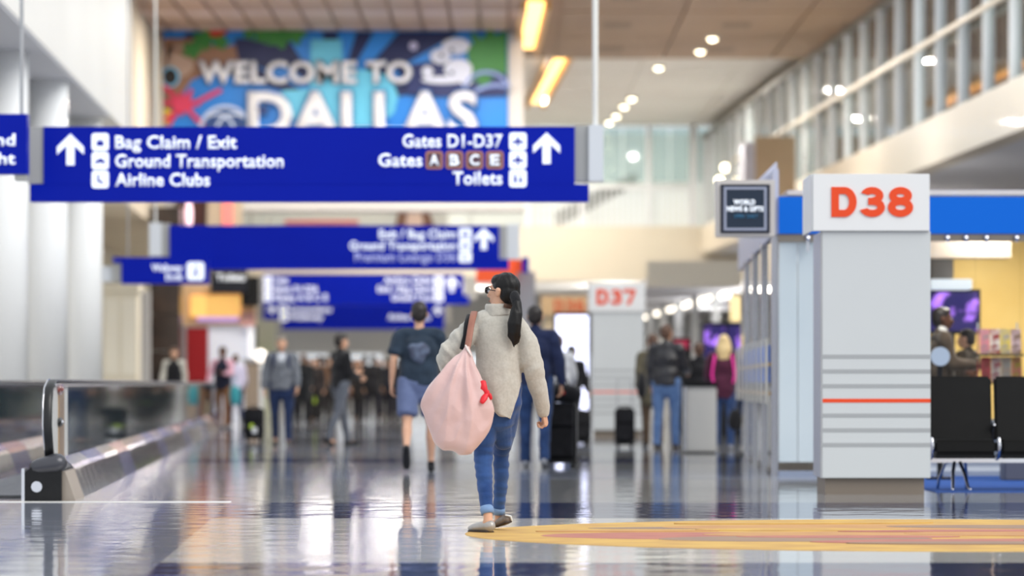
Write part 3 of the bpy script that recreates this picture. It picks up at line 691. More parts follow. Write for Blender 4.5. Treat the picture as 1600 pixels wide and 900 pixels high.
# side wall going back, with doors
A = Vector((P(1217, 0, YS).x, YS)); Bv = Vector((P(1160, 0, 53).x, 53))
def side(u0, u1, z0, z1, th=.04, off=0):
    d = (Bv-A).normalized(); n = Vector((-d.y, d.x)); a = A+d*u0+n*off; b = A+d*u1+n*off
    bm = NB(); q = [a, b, b+n*th, a+n*th]
    f = [bm.verts.new((v.x, v.y, z0)) for v in q]; g = [bm.verts.new((v.x, v.y, z1)) for v in q]
    bm.faces.new(f); bm.faces.new(g)
    for i in range(4): bm.faces.new((f[i], g[i], g[(i+1) % 4], f[(i+1) % 4]))
    bmesh.ops.recalc_face_normals(bm, faces=bm.faces); return bm
DARKG = glass('door_glass', (120, 136, 146), .25)
for k in range(4):
    u0 = .3+3.2*k
    dr = mk('door', side(u0, u0+3.0, .05, 2.5, .03), DARKG, shop)
    mk('door_frame', side(u0-.12, u0+.1, 0, 2.55, .07), STEEL, dr)
    for uu in (u0+.6, u0+2.2):
        mk('door_handle', side(uu, uu+.25, .75, 1.45, .03, .08), mat('handle_white', (236, 232, 224), .25, .3), dr)
for z in (.86, 1.17): mk('push_bar', side(.6, 12, z-.02, z+.02, .03, .05), mat('brass', (186, 150, 88), .3, .8), shop)
mk('door_notice', side(1.5, 11, .98, 1.38, .01, .04), FB, shop, label='blue notice on the doors')
mk('side_fascia', side(0, 13, 2.52, 3.2, .06), mat('lilac_fascia', (190, 192, 210), .4), shop)
mk('gable', prism(NB(), [(P(1176, 0, 41).x, P(0, 290, 41).z), (P(1214, 0, 41).x, P(0, 252, 41).z), (P(1216, 0, 41).x, P(0, 300, 41).z), (P(1176, 0, 41).x, P(0, 300, 41).z)], 41, 41.2), MATS['lilac_fascia'], shop)
# interior
shin = mk('interior_wall', B(3.9, 12, 47.8, 48, 0, 3.2), mat('ochre_wall', (226, 196, 120), .6, col2=(206, 172, 92), scale=.8), shop)
mk('interior_ceiling', B(2.9, 12, 40.4, 48, 2.95, 3.0), mat('shop_ceiling', (226, 214, 196), .6), shop)
mk('bulkhead_beam', B(P(1440, 0, 43).x, P(1580, 0, 43).x, 43, 43.6, P(0, 402, 43).z, P(0, 377, 43).z), mat('pale_beam', (240, 226, 208), .5), shop)
lamp(5.3, 43.0, 2.9, 75, .5); lamp(5.6, 46, 2.9, 120, .5); lamp(7.5, 44, 2.9, 100, .5)  # added fill to brighten the shop interior
for (lx, ly, lw) in ((6.5, 46, 420), (8.0, 54, 420), (9.0, 64, 420), (6.0, 68, 200), (6.0, 82, 200)): lamp(lx, ly, 3.7, lw, 1.0, (1, .97, .94), 180, (math.pi, 0, 0))  # added up-facing fill above the shop to lighten the soffit
SCR = mat('purple_screen', (20, 10, 70), .3, emit=1.3, col2=(176, 120, 250), scale=3.5, detail=2)
SCR.node_tree.nodes['Color Ramp'].color_ramp.elements[0].position = .5
tv = thing('television', 'large purple television inside the shop behind the man in a suit', 'screen', P(1500, 520, 46))
mk('casing', BP(1448, 1532, 452, 522, 46, .1), BLACK, tv); mk('screen', BP(1451, 1529, 457, 517, 45.98, .02), SCR, tv); mk('pole', BP(1484, 1492, 522, 715, 46.1, .08), BLACK, tv)
tag(mk('dark_cabinet', BP(1455, 1490, 400, 435, 45.5, .4, .01), mat('cabinet_dark', (84, 80, 78), .5), org=tuple(P(1472, 435, 45.7))), 'dark grey overhead cabinet at the shop ceiling left', 'cabinet')
tag(mk('light_box', BP(1455, 1519, 436, 452, 45.2, .5, .01), mat('light_box', (214, 226, 238), .5, emit=.5), org=tuple(P(1490, 452, 45.4))), 'pale blue light box above the purple television', 'light box')
# magazine rack
rk = thing('magazine_rack', 'black wire magazine rack inside the shop window', 'rack', (P(1552, 0, 41).x, 41.2, 0))
mk('post', B(P(1527, 0, 41.3).x, P(1529, 0, 41.3).x, 41.3, 41.33, 0, 1.62), CHROME, rk); mk('post', B(P(1588, 0, 41.3).x, P(1590, 0, 41.3).x, 41.3, 41.33, 0, 1.62), CHROME, rk)
for z in (.98, 1.28): mk('shelf', B(P(1522, 0, 41).x, P(1600, 0, 41).x, 41.0, 41.3, z-.02, z), BLACK, rk)
mk('base_shelf', B(P(1522, 0, 41).x, P(1600, 0, 41).x, 41.0, 41.4, .5, .56), BLACK, rk)
magc = [(236, 140, 150), (244, 236, 226), (240, 214, 90), (232, 200, 205), (214, 70, 80), (238, 226, 214), (200, 170, 150), (226, 120, 110)]
k = 0
for z, xs in ((1.285, (1531, 1547, 1563, 1580)), (.985, (1533, 1549, 1565, 1581))):
    for j, x in enumerate(xs):
        bm = NB(); a = P(x, 0, 41.1).x
        box(bm, 0, .105, 0, .012, 0, .27)
        bmesh.ops.rotate(bm, verts=bm.verts, cent=(0, 0, 0), matrix=Matrix.Rotation(math.radians(-12), 3, 'X'))
        bmesh.ops.translate(bm, verts=bm.verts, vec=(a, 41.08, z))
        m = mat('cover_%d' % k, magc[k], .4, col2=tuple(max(0, v-60) for v in magc[(k+3) % 8]), scale=14, detail=1)
        o = mk('magazine', bm, m, org=(a, 41.1, z)); tag(o, '%s magazine on the %s shelf of the rack' % (['pink', 'white', 'yellow', 'pale pink', 'red', 'ivory', 'brown', 'coral'][k], 'upper' if z > 1.1 else 'lower'), 'magazine', 'magazines in the shop rack')
        k += 1
mir = thing('round_sign', 'round pale grey disc on a dark stand behind the first black seat', 'sign', (P(1469, 0, 38.4).x, 38.4, 0))
bm = NB(); c = P(1469, 557, 38.4); cyl(bm, c-Vector((0, .03, 0)), c+Vector((0, .03, 0)), .095, 28); mk('disc', bm, mat('disc_grey', (176, 190, 206), .3), mir)
bm = NB(); cyl(bm, (c.x, c.y+.02, .006), (c.x, c.y+.02, c.z-.09), .03, 10); cyl(bm, (c.x, c.y+.02, .006), (c.x, c.y+.02, .03), .14, 20); mk('stand', bm, BLACK, mir)
# square shop sign
YN = 38.5
ns = thing('shop_sign', 'square hanging shop sign reading WORLD NEWS & GIFTS in a pale frame', 'sign', P(1165, 367, YN))
mk('frame', BP(1119, 1211, 281, 370, YN+.02, .24, .008), mat('sign_frame', (202, 196, 192), .4), ns)
mk('panel', BP(1126, 1203, 288, 364, YN, .03), mat('sign_navy', (10, 18, 42), .35), ns)
for (a, b, c_, d) in ((1131, 1198, 292, 296), (1131, 1198, 356, 360), (1131, 1135, 296, 356), (1194, 1198, 296, 356)): mk('border_line', BP(a, b, c_, d, YN-.008, .008), mat('border_grey', (150, 156, 176), .4), ns)
mk('field', BP(1135.5, 1193.5, 296.5, 355.5, YN-.003, .004), mat('sign_teal', (12, 34, 56), .4), ns)
lettering('WORLD', 1146, 1180, 312, 320, YN-.005, LIGHTTXT, ns, .04, thick=.006); lettering('NEWS & GIFTS', 1135.8, 1193, 322.5, 330.5, YN-.005, LIGHTTXT, ns, .04, thick=.006)
lettering('OPEN  DAILY', 1147, 1184, 335, 341, YN-.005, mat('teal_text', (40, 110, 150), .5), ns, .02, thick=.006)
p = P(1200, 300, YN+.2); mk('bracket', B(p.x-.05, p.x+.03, YN+.2, YS+.5, p.z-.05, p.z+.05), GREYMETAL, ns)
lamp(3.2, 52, 5.3, 60, .5); lamp(6.2, 60, 5.5, 120, .5); lamp(5.5, 76, 5.5, 140, .5); lamp(6, 92, 5.5, 140, .5)  # added fill under the mezzanine, no fixtures

# ================================================================= BEAM SEATING
LEA = mat('black_vinyl', (14, 13, 12), .6, spec=.25, col2=(17, 16, 15), scale=6, bump=.001, bscale=12)
seat_y = 34.3
bs = thing('beam_seating', 'row of black padded airport seats on a chrome beam', 'seating', (P(1560, 0, seat_y).x, seat_y, 0))
sx = P(1458, 0, seat_y).x; sw_ = .585
for k in range(4):
    x0 = sx+k*(sw_+.015); x1 = x0+sw_
    bm = NB(); box(bm, x0+.005, x1-.005, 0, .06, 0, .60, .022)
    bmesh.ops.rotate(bm, verts=bm.verts, cent=((x0+x1)/2, 0, 0), matrix=Matrix.Rotation(math.radians(-8), 3, 'X'))
    bmesh.ops.translate(bm, verts=bm.verts, vec=(0, seat_y+.42, .43)); mk('backrest', bm, LEA, bs)
    bm = NB(); box(bm, x0+.005, x1-.005, seat_y, seat_y+.5, .32, .455, .03)
    mk('seat', bm, LEA, bs)
    mk('seat_pan', B(x0+.02, x1-.02, seat_y+.04, seat_y+.48, .285, .322, .01), BLACK, bs)
for k in range(5):
    x = sx+k*(sw_+.015)-.008
    bm = NB(); tube(bm, [(x, seat_y+.02, .46), (x, seat_y-.01, .40), (x, seat_y+.05, .30), (x, seat_y+.25, .27)], [.017, .019, .017, .015], 8); mk('bracket', bm, CHROME, bs, smooth=True)
    bm = NB(); tube(bm, [(x, seat_y+.47, .42), (x, seat_y+.45, .55), (x, seat_y+.40, .60), (x, seat_y+.36, .58)], [.016, .016, .018, .016], 8); mk('bracket', bm, CHROME, bs, smooth=True)
mk('beam', B(sx, sx+4*(sw_+.015), seat_y+.2, seat_y+.26, .245, .285), CHROME, bs)
for x in (P(1500, 0, seat_y).x, P(1500, 0, seat_y).x+1.2):
    for dx, yy, b in ((-.065, -.12, .0), (.06, -.12, 0)):
        bm = NB(); tube(bm, [(x+dx*.35, seat_y+.23, .26), (x+dx*.8, seat_y+.1, .16), (x+dx*1.1, seat_y+yy+.05, .03), (x+dx*1.25, seat_y+yy-.02, .012)], [.018, .017, .014, .012], 8); mk('leg', bm, CHROME, bs, smooth=True)
    for dx in (-.1, .1):
        bm = NB(); tube(bm, [(x+dx*.4, seat_y+.23, .27), (x+dx*.9, seat_y+.35, .24), (x+dx*1.25, seat_y+.55, .10), (x+dx*1.3, seat_y+.62, .012)], [.014]*4, 8); mk('leg', bm, CHROME, bs, smooth=True)
bs.location.z += .008
tag(mk('waste_box', B(P(1570, 0, 38).x, P(1640, 0, 38).x, 38, 38.4, .006, .45, .01), mat('dark_box', (88, 90, 104), .5), org=(P(1600, 0, 38).x, 38.2, .006)), 'dark grey box on the carpet behind the second black seat', 'box')

# ================================================================= MOVING WALKWAY
WD = -.0513; WX = -3.79; WY0 = 31.5
def Wp(off, y, z): return Vector((WX+WD*(y-WY0)+off, y, z))
def wstrip(profile, y0, y1, n=1, bm=None):
    """closed profile [(off,z)] swept along the walkway"""
    bm = bm or NB(); rings = []
    for i in range(n+1):
        y = y0+(y1-y0)*i/n; rings.append([bm.verts.new(Wp(o, y, z)) for o, z in profile])
    k = len(profile)
    for i in range(n):
        for j in range(k): bm.faces.new((rings[i][j], rings[i][(j+1) % k], rings[i+1][(j+1) % k], rings[i+1][j]))
    bm.faces.new(rings[0]); bm.faces.new(rings[-1][::-1]); bmesh.ops.recalc_face_normals(bm, faces=bm.faces)
    return bm
TG = glass('balustrade_glass', (40, 72, 82), .5, 1.0, .04)
DECK = [mat('deck_steel', (225, 224, 240), .10, .95, bump=.003, bscale=2.5), mat('deck_blue_reflection', (40, 56, 160), .15, .7), mat('deck_orange_reflection', (200, 140, 120), .2, .6)]  # blue and orange reflections in the steel are painted as panel colours
def balustrade(dx, label, yend):
    t = thing('walkway_balustrade', label, 'walkway', Wp(dx, WY0, 0), 'moving walkway balustrades')
    L = yend-WY0
    y = WY0+2.0
    while y < yend-.5:
        y2 = min(y+3.0, yend)
        mk('glass_panel', wstrip([(dx-.008, .33), (dx+.008, .33), (dx+.008, .94), (dx-.008, .94)], y+.015, y2-.015), TG, t); y = y2
    mk('top_rail', wstrip([(dx-.035, .935), (dx+.035, .935), (dx+.045, .965), (dx-.045, .965)], WY0+.15, yend), STEEL, t)
    mk('end_post', wstrip([(dx-.04, .0), (dx+.04, .0), (dx+.04, .98), (dx-.04, .98)], yend, yend+.15), STEEL, t)
    # handrail belt with rounded newel
    pts = [Wp(dx, yend, .985), Wp(dx, WY0+.45, .985), Wp(dx-.0, WY0+.2, .975), Wp(dx-.015, WY0+.06, .92), Wp(dx-.02, WY0-.02, .80), Wp(dx-.02, WY0-.05, .62), Wp(dx-.01, WY0-.03, .45), Wp(dx+.0, WY0+.06, .30), Wp(dx+.02, WY0+.2, .22)]
    bm = NB(); tube(bm, pts, [(.038, .016)]*2+[(.04, .02)]*7, 12, ref=(1, 0, 0)); mk('handrail_belt', bm, RUBBER, t, smooth=True)
    bm = NB(); tube(bm, [p+Vector((-.035, .0, 0)) for p in pts[1:8]], [(.008, .02)]*7, 8, ref=(1, 0, 0)); mk('newel_trim', bm, CHROME, t, smooth=True)
    ep = mk('end_plate', wstrip([(dx-.02, .25), (dx+.02, .25), (dx+.02, .96), (dx-.02, .96)], WY0+.15, WY0+1.95), mat('end_plate', (226, 226, 222), .3, .3), t)
    mk('plate_insert', wstrip([(dx+.0, .28), (dx+.03, .28), (dx+.03, .93), (dx+.0, .93)], WY0+.7, WY0+1.35), mat('bronze_insert', (176, 146, 112), .3, .6), ep)
    for z, m, r in ((.915, mat('red_button', (120, 40, 30), .2, coat=1), .05), (.64, RUBBER, .04)):
        bm = NB(); c = Wp(dx+.03, WY0+.75, z); ball(bm, c, (.03, r*3.2, r), 14); mk('button', bm, m, ep, smooth=True)
        bm = NB(); ball(bm, c+Vector((.02, -.02, 0)), (.02, .05, r*.45), 10); mk('button_cap', bm, CHROME if z < .8 else m, ep, smooth=True)
    bm = NB()
    for a in range(1):
        prof = [(dx-.20, 0), (dx+.10, 0), (dx+.10, .26), (dx+.04, .31), (dx-.10, .31), (dx-.20, .24)]
        wstrip(prof, WY0-.1, WY0+1.6, 1, bm)
    mk('newel_base', bm, BLACK, t)
    bm = NB(); tube(bm, [Wp(dx-.10, WY0-.05, .28), Wp(dx+.06, WY0-.05, .31)], [.065, .085], 16, ref=(0, 1, 0)); mk('belt_inlet', bm, mat('grey_housing', (70, 70, 76), .25, .3), t, smooth=True)
    bm = NB(); c = Wp(dx-.10, WY0-.1, .12); cyl(bm, c, c-Vector((0, .02, 0)), .045, 18); mk('key_switch', bm, CHROME, t)
    mk('corner_guard', wstrip([(dx-.225, 0), (dx-.2, 0), (dx-.2, .27), (dx-.225, .27)], WY0-.12, WY0+.2), CHROME, t)
    y = WY0+1.2; k = 0
    while y < yend+1:
        y2 = min(y+2.4, yend+1.2)
        mk('deck_panel', wstrip([(dx+.02, .34), (dx+.10, .275), (dx+.125, .24), (dx+.02, .24)], y+.01, y2-.01, 1), DECK[(0, 1, 0, 2, 0, 0, 1)[k % 7]], t)
        mk('skirt_panel', wstrip([(dx+.125, .24), (dx+.21, 0), (dx+.02, 0), (dx+.02, .24)], y+.006, y2-.006, 1), DECK[(0, 0, 0, 1, 0, 0, 0, 1)[k % 8]], t)
        y = y2; k += 1
    mk('end_block', wstrip([(dx+.0, .24), (dx+.125, .24), (dx+.21, 0), (dx+.0, 0)], WY0+.0, WY0+1.2, 1), mat('taupe_metal', (168, 156, 144), .35, .4), t)
    return t
balustrade(0, 'near glass walkway balustrade with black handrail and steel end plate', 82)
balustrade(-1.12, 'left glass walkway balustrade running behind the near one', 82)
mk_w = mk('walkway_belt', wstrip([(-.95, .004), (-.22, .004), (-.22, .02), (-.95, .02)], WY0+1, 82), mat('belt_grey', (120, 122, 126), .5, .3, col2=(104, 106, 110), scale=30, stretch=(1, .05, 1)), org=Wp(-.6, WY0, 0))
tag(mk_w, 'grey ribbed moving walkway belt between the glass balustrades', 'walkway')
# ================================================================= LEFT SHOPS AND FAR RIGHT
DM = mat('dark_marble', (44, 38, 36), .25, col2=(70, 56, 48), scale=1.2)
dc = thing('dark_column', 'tall dark stone-clad column left of the orange lit shop', 'column', (P(256, 0, 96).x, 96, 0))
for k in range(6):
    z0 = .0+k*.9; mk('cladding_panel', B(P(235, 0, 96).x, P(281, 0, 96).x, 96, 96.9, z0, z0+.885, .01), DM, dc)
br = thing('brown_portal', 'dark brown portal box beside the dark column under the banner', 'portal', P(300, 352, 97))
mk('frame', BP(278, 321, 302, 356, 97.8, .5), mat('portal_brown', (58, 24, 18), .4), br)
bm = NB(); c = P(295, 336, 97.6); ball(bm, c, (.1, .1, .38), 12); mk('tube_lamp', bm, mat('pink_lamp', (250, 214, 224), .5, emit=1.2), br)
bb = thing('beige_board', 'beige board with a red glow beside the brown portal', 'board', P(350, 352, 98))
mk('board', BP(324, 378, 302, 356, 98.0, .3), mat('board_beige', (196, 178, 156), .5), bb)
mk('red_strip', BP(347, 364, 302, 352, 97.95, .05), mat('red_strip', (240, 130, 124), .5, emit=.4), bb)
cc = thing('cream_cabinet', 'cream panelled cabinet with a capped top behind the moving walkway', 'cabinet', (P(188, 0, 92).x, 92, 0))
mk('body', BP(159, 214, 456, 660, 92, 1.0), CREAM, cc); mk('cap', BP(156, 217, 445, 457, 91.95, 1.1), CREAM, cc)
for x in (163, 190): mk('door_panel', BP(x, x+22, 466, 585, 91.98, .03, .004), mat('cabinet_ivory', (234, 230, 218), .45), cc)
gp = tag(mk('grey_post', BP(218, 233, 455, 663, 94, .4), mat('post_pale', (188, 188, 190), .5), org=(P(224, 0, 93).x, 93.2, 0)), 'pale grey square post between the cream cabinet and the dark column', 'post')
ki = thing('kiosk', 'shop kiosk with an orange lit header and a white poster wall', 'kiosk', (P(340, 0, 99).x, 99, 0))
mk('header', BP(284, 398, 445, 508, 99.1, .8), mat('kiosk_beige', (232, 196, 152), .5), ki)
mk('light_header', BP(297, 376, 461, 495, 99, .12), mat('orange_header', (250, 196, 110), .5, emit=.75, col2=(240, 170, 100), scale=.5), ki)
mk('violet_strip', BP(308, 373, 495, 502, 99, .1), mat('violet_strip', (190, 160, 226), .5, emit=.5), ki)
mk('pink_panel', BP(376, 398, 488, 510, 99, .1), mat('pink_panel', (222, 170, 166), .5), ki)
mk('poster_wall', BP(324, 388, 508, 664, 99.2, .3), mat('poster_white', (216, 222, 236), .5, emit=.25), ki)
mk('light_edge', BP(388, 396, 500, 566, 99.1, .3), mat('edge_white', (240, 242, 248), .5, emit=.6), ki)
rp = tag(mk('red_panel', BP(291, 324, 512, 664, 98.3, .4, .02), mat('deep_red', (150, 8, 20), .5), org=(P(307, 0, 98).x, 98.5, 0)), 'deep red upright panel beside the white poster wall', 'panel')
ts = thing('tan_stand', 'tan upright stand with a white post behind the black suitcase', 'stand', (P(393, 0, 90).x, 90, 0))
mk('body', BP(382, 404, 566, 664, 90, .4, .01), mat('tan_stand', (160, 142, 124), .5), ts); mk('cap', BP(380, 406, 560, 566, 89.95, .5), GREYMETAL, ts)
gl = thing('globe_lamp', 'white globe lamp on a slim white post beside the grey-haired walker', 'lamp', (P(407, 0, 88).x, 88, 0))
bm = NB(); cyl(bm, (P(408, 0, 88).x, 88, 0), P(408, 568, 88), .05, 10); mk('post', bm, PILW, gl)
bm = NB(); ball(bm, P(407, 556, 88), .15, 14); mk('globe', bm, mat('globe_glow', (255, 246, 236), .5, emit=1.6), gl)
gb = thing('green_poster', 'pale green poster panel standing left of the farthest blue sign', 'poster', (P(414, 0, 104).x, 104, 0))
mk('panel', BP(402, 430, 500, 655, 104, .2), mat('poster_green', (206, 216, 186), .5, col2=(222, 224, 214), scale=.8), gb); mk('grey_edge', BP(396, 402, 510, 655, 104, .2), mat('edge_grey', (98, 108, 120), .5), gb)
cap = B(P(1010, 0, 92).x, 13, 92, 134, 3.30, 3.5); struct('ceiling_low', cap, mat('low_ceiling', (196, 197, 204), .5))
lr = struct('trim_1', B(P(1010, 0, 92).x, 13, 91.8, 92, 3.28, 3.9), mat('low_fascia', (214, 206, 190), .5))
for k in range(13):
    t_ = k/12; Yk = 97+33*t_**1.2; c = Vector((5.4-.9*t_, Yk, 3.22))
    t = thing('row_lamp', ORD[k]+' nearest small lamp in the ceiling row behind pillar D37', 'light', tuple(c), 'row of lamps under the low ceiling')
    b = NB(); ball(b, c, (.13, .13, .06), 10); mk('bulb', b, mat('row_lamp', (255, 244, 225), .5, emit=4), t)
struct('wall_right_rear', B(3.0, 16, 134, 134.3, 0, 3.3), mat('rear_shop_wall', (190, 196, 202), .5, col2=(206, 208, 210), scale=.3))
for k, x in enumerate((1016, 1036, 1060, 1086, 1118)):
    t = thing('shop_pier', ['first', 'second', 'third', 'fourth', 'fifth'][k]+' narrow white pier from pillar D37 in the rear right shops', 'pier', (P(x, 0, 118-5*k).x, 118-5*k, 0), 'white piers at the rear right')
    Yk = 118-5*k
    mk('shaft', B(P(x-5, 0, Yk).x, P(x+6, 0, Yk).x, Yk, Yk+.4, 0, 3.28), mat('pier_white', (222, 226, 228), .5), t)
yl = tag(mk('lit_panel', BP(1142, 1166, 462, 502, 84, .3), mat('cream_lit', (252, 226, 166), .5, emit=.8), org=tuple(P(1154, 502, 84.1))), 'cream lit panel high beside the shop doors', 'light box')
mk('post', B(-.05, .05, 0, .1, -P(0, 502, 84.1).z, 0), GREYMETAL, yl, local=True)
kb = thing('screen_kiosk', 'black kiosk with purple glowing screens behind the blond woman', 'kiosk', (P(1135, 0, 70).x, 70, 0))
mk('cabinet', BP(1098, 1172, 504, 684, 70, .6, .02), BLACK, kb)
for x in (1101, 1137): mk('screen', BP(x, x+33, 509, 566, 69.97, .03), SCR, kb)
kr = thing('small_screen', 'small dark screen with red letters left of the purple screens', 'screen', (P(1064, 0, 74).x, 74, 0))
mk('casing', BP(1050, 1080, 528, 572, 74, .1), BLACK, kr); mk('screen', BP(1054, 1077, 532, 545, 73.98, .02), mat('red_screen', (40, 10, 30), .4, emit=.8, col2=(190, 30, 70), scale=6), kr)
mk('post', BP(1062, 1068, 572, 678, 74.1, .1), BLACK, kr)
# bin
bn = thing('litter_bin', 'brushed steel litter bin with a black top beside the man in jeans', 'bin', (P(1094, 0, 53.3).x, 53.5, 0))
mk('body', BP(1069, 1120, 604, 706, 53.3, .45, .02), mat('bin_steel', (220, 218, 215), .35, .15), bn)
mk('lid', BP(1067, 1122, 597, 604, 53.28, .5, .01), BLACK, bn); mk('base', BP(1072, 1117, 704, 708.2, 53.35, .38), BLACK, bn)
mk('edge_strip', BP(1068, 1073, 604, 704, 53.27, .03), CHROME, bn)

# ================================================================= PEOPLE
def Rx(a): return Matrix.Rotation(a, 3, 'X')
def Rz(a): return Matrix.Rotation(a, 3, 'Z')
rad = math.radians
HANDS = {}
def hand_bm(curl, vox=.0042):
    """right hand, wrist at origin, fingers down -Z, palm facing -X side (towards the thigh), thumb towards +Y"""
    if (curl, vox) in HANDS: return HANDS[(curl, vox)]
    bm = NB()
    tube(bm, [(0, 0, .03), (0, 0, 0), (0, 0, -.04), (-.002, .002, -.085)], [(.021, .027), (.018, .026), (.0145, .036), (.013, .040)], 12, ref=(1, 0, 0))
    for k, (y, l, r) in enumerate(((.030, .072, .0088), (.010, .080, .0092), (-.011, .075, .0088), (-.031, .060, .0078))):
        p = Vector((-.001, y, -.078)); pts = [p]; a = rad(curl*.45+6*k*.4)
        for seg, fr in enumerate((.46, .31, .25)):
            a += rad(curl*(.55 if seg == 0 else 1.0))*(.6 if seg == 0 else 1)
            p = p+Vector((-math.sin(a), (y*.12)*(.3 if curl > 40 else 1), -math.cos(a)))*l*fr; pts.append(p)
        tube(bm, pts, [r*1.08, r, r*.93, r*.8], 8, ref=(0, 1, 0))
    pts = [(-.006, .018, -.018), (-.018, .042, -.045), (-.026, .050 if curl < 50 else .040, -.072), (-.030, .050 if curl < 50 else .026, -.095 if curl < 50 else -.088)]
    tube(bm, pts, [.014, .0115, .010, .0085], 8, ref=(1, 0, 0))
    HANDS[(curl, vox)] = remesh(bm, vox, 2)
    return HANDS[(curl, vox)]
def head_bm(bm, M, female=False, k=1.0):
    """skull, jaw, nose, ears; faces +Y; origin at head centre"""
    def b(c, r): 
        q = NB(); ball(q, c, r, 20); join(bm, q, M); q.free()
    def t(p, r, ref=(1, 0, 0)):
        q = NB(); tube(q, p, r, 12, ref=ref); join(bm, q, M); q.free()
    b((0, -.012, .022), (.074*k, .094*k, .096*k)); b((0, .022, -.03), (.060*k, .070*k, .078*k)); b((0, .050, -.078), (.034, .034, .028))
    t([(0, .086, .012), (0, .100, -.012), (0, .108, -.028)], [.009, .012, .0145]); b((0, .094, -.036), (.018, .013, .010))
    b((0, .084, -.060), (.024, .012, .006)); b((0, .081, -.069), (.020, .012, .007))
    b((0, .072, .030), (.052, .022, .012)); b((-.032, .070, -.012), (.022, .020, .020)); b((.032, .070, -.012), (.022, .020, .020))
    for s in (-1, 1):
        b((s*.077, -.008, -.004), (.010, .020, .030)); b((s*.080, -.014, .008), (.010, .019, .018))
def hair_bm(M, style):
    bm = NB()
    def b(c, r):
        q = NB(); ball(q, c, r, 20); join(bm, q, M); q.free()
    def t(p, r, ref=(1, 0, 0)):
        q = NB(); tube(q, p, r, 12, ref=ref); join(bm, q, M); q.free()
    b((0, -.022, .040), (.080, .092, .088)); b((0, -.050, .005), (.076, .062, .080))
    if style == 'short': b((0, -.062, -.030), (.062, .040, .045)); b((0, .030, .078), (.062, .052, .036))
    elif style == 'long':
        b((0, .02, .075), (.070, .062, .042))
        t([(-.062, -.01, .03), (-.078, -.02, -.06), (-.082, -.02, -.16)], [(.03, .06), (.035, .07), (.03, .05)])
        t([(.062, -.01, .03), (.078, -.02, -.06), (.082, -.02, -.16)], [(.03, .06), (.035, .07), (.03, .05)])
        t([(0, -.07, 0), (0, -.09, -.10), (0, -.09, -.22)], [(.08, .04), (.09, .045), (.08, .03)])
    return bm
class Rig: pass
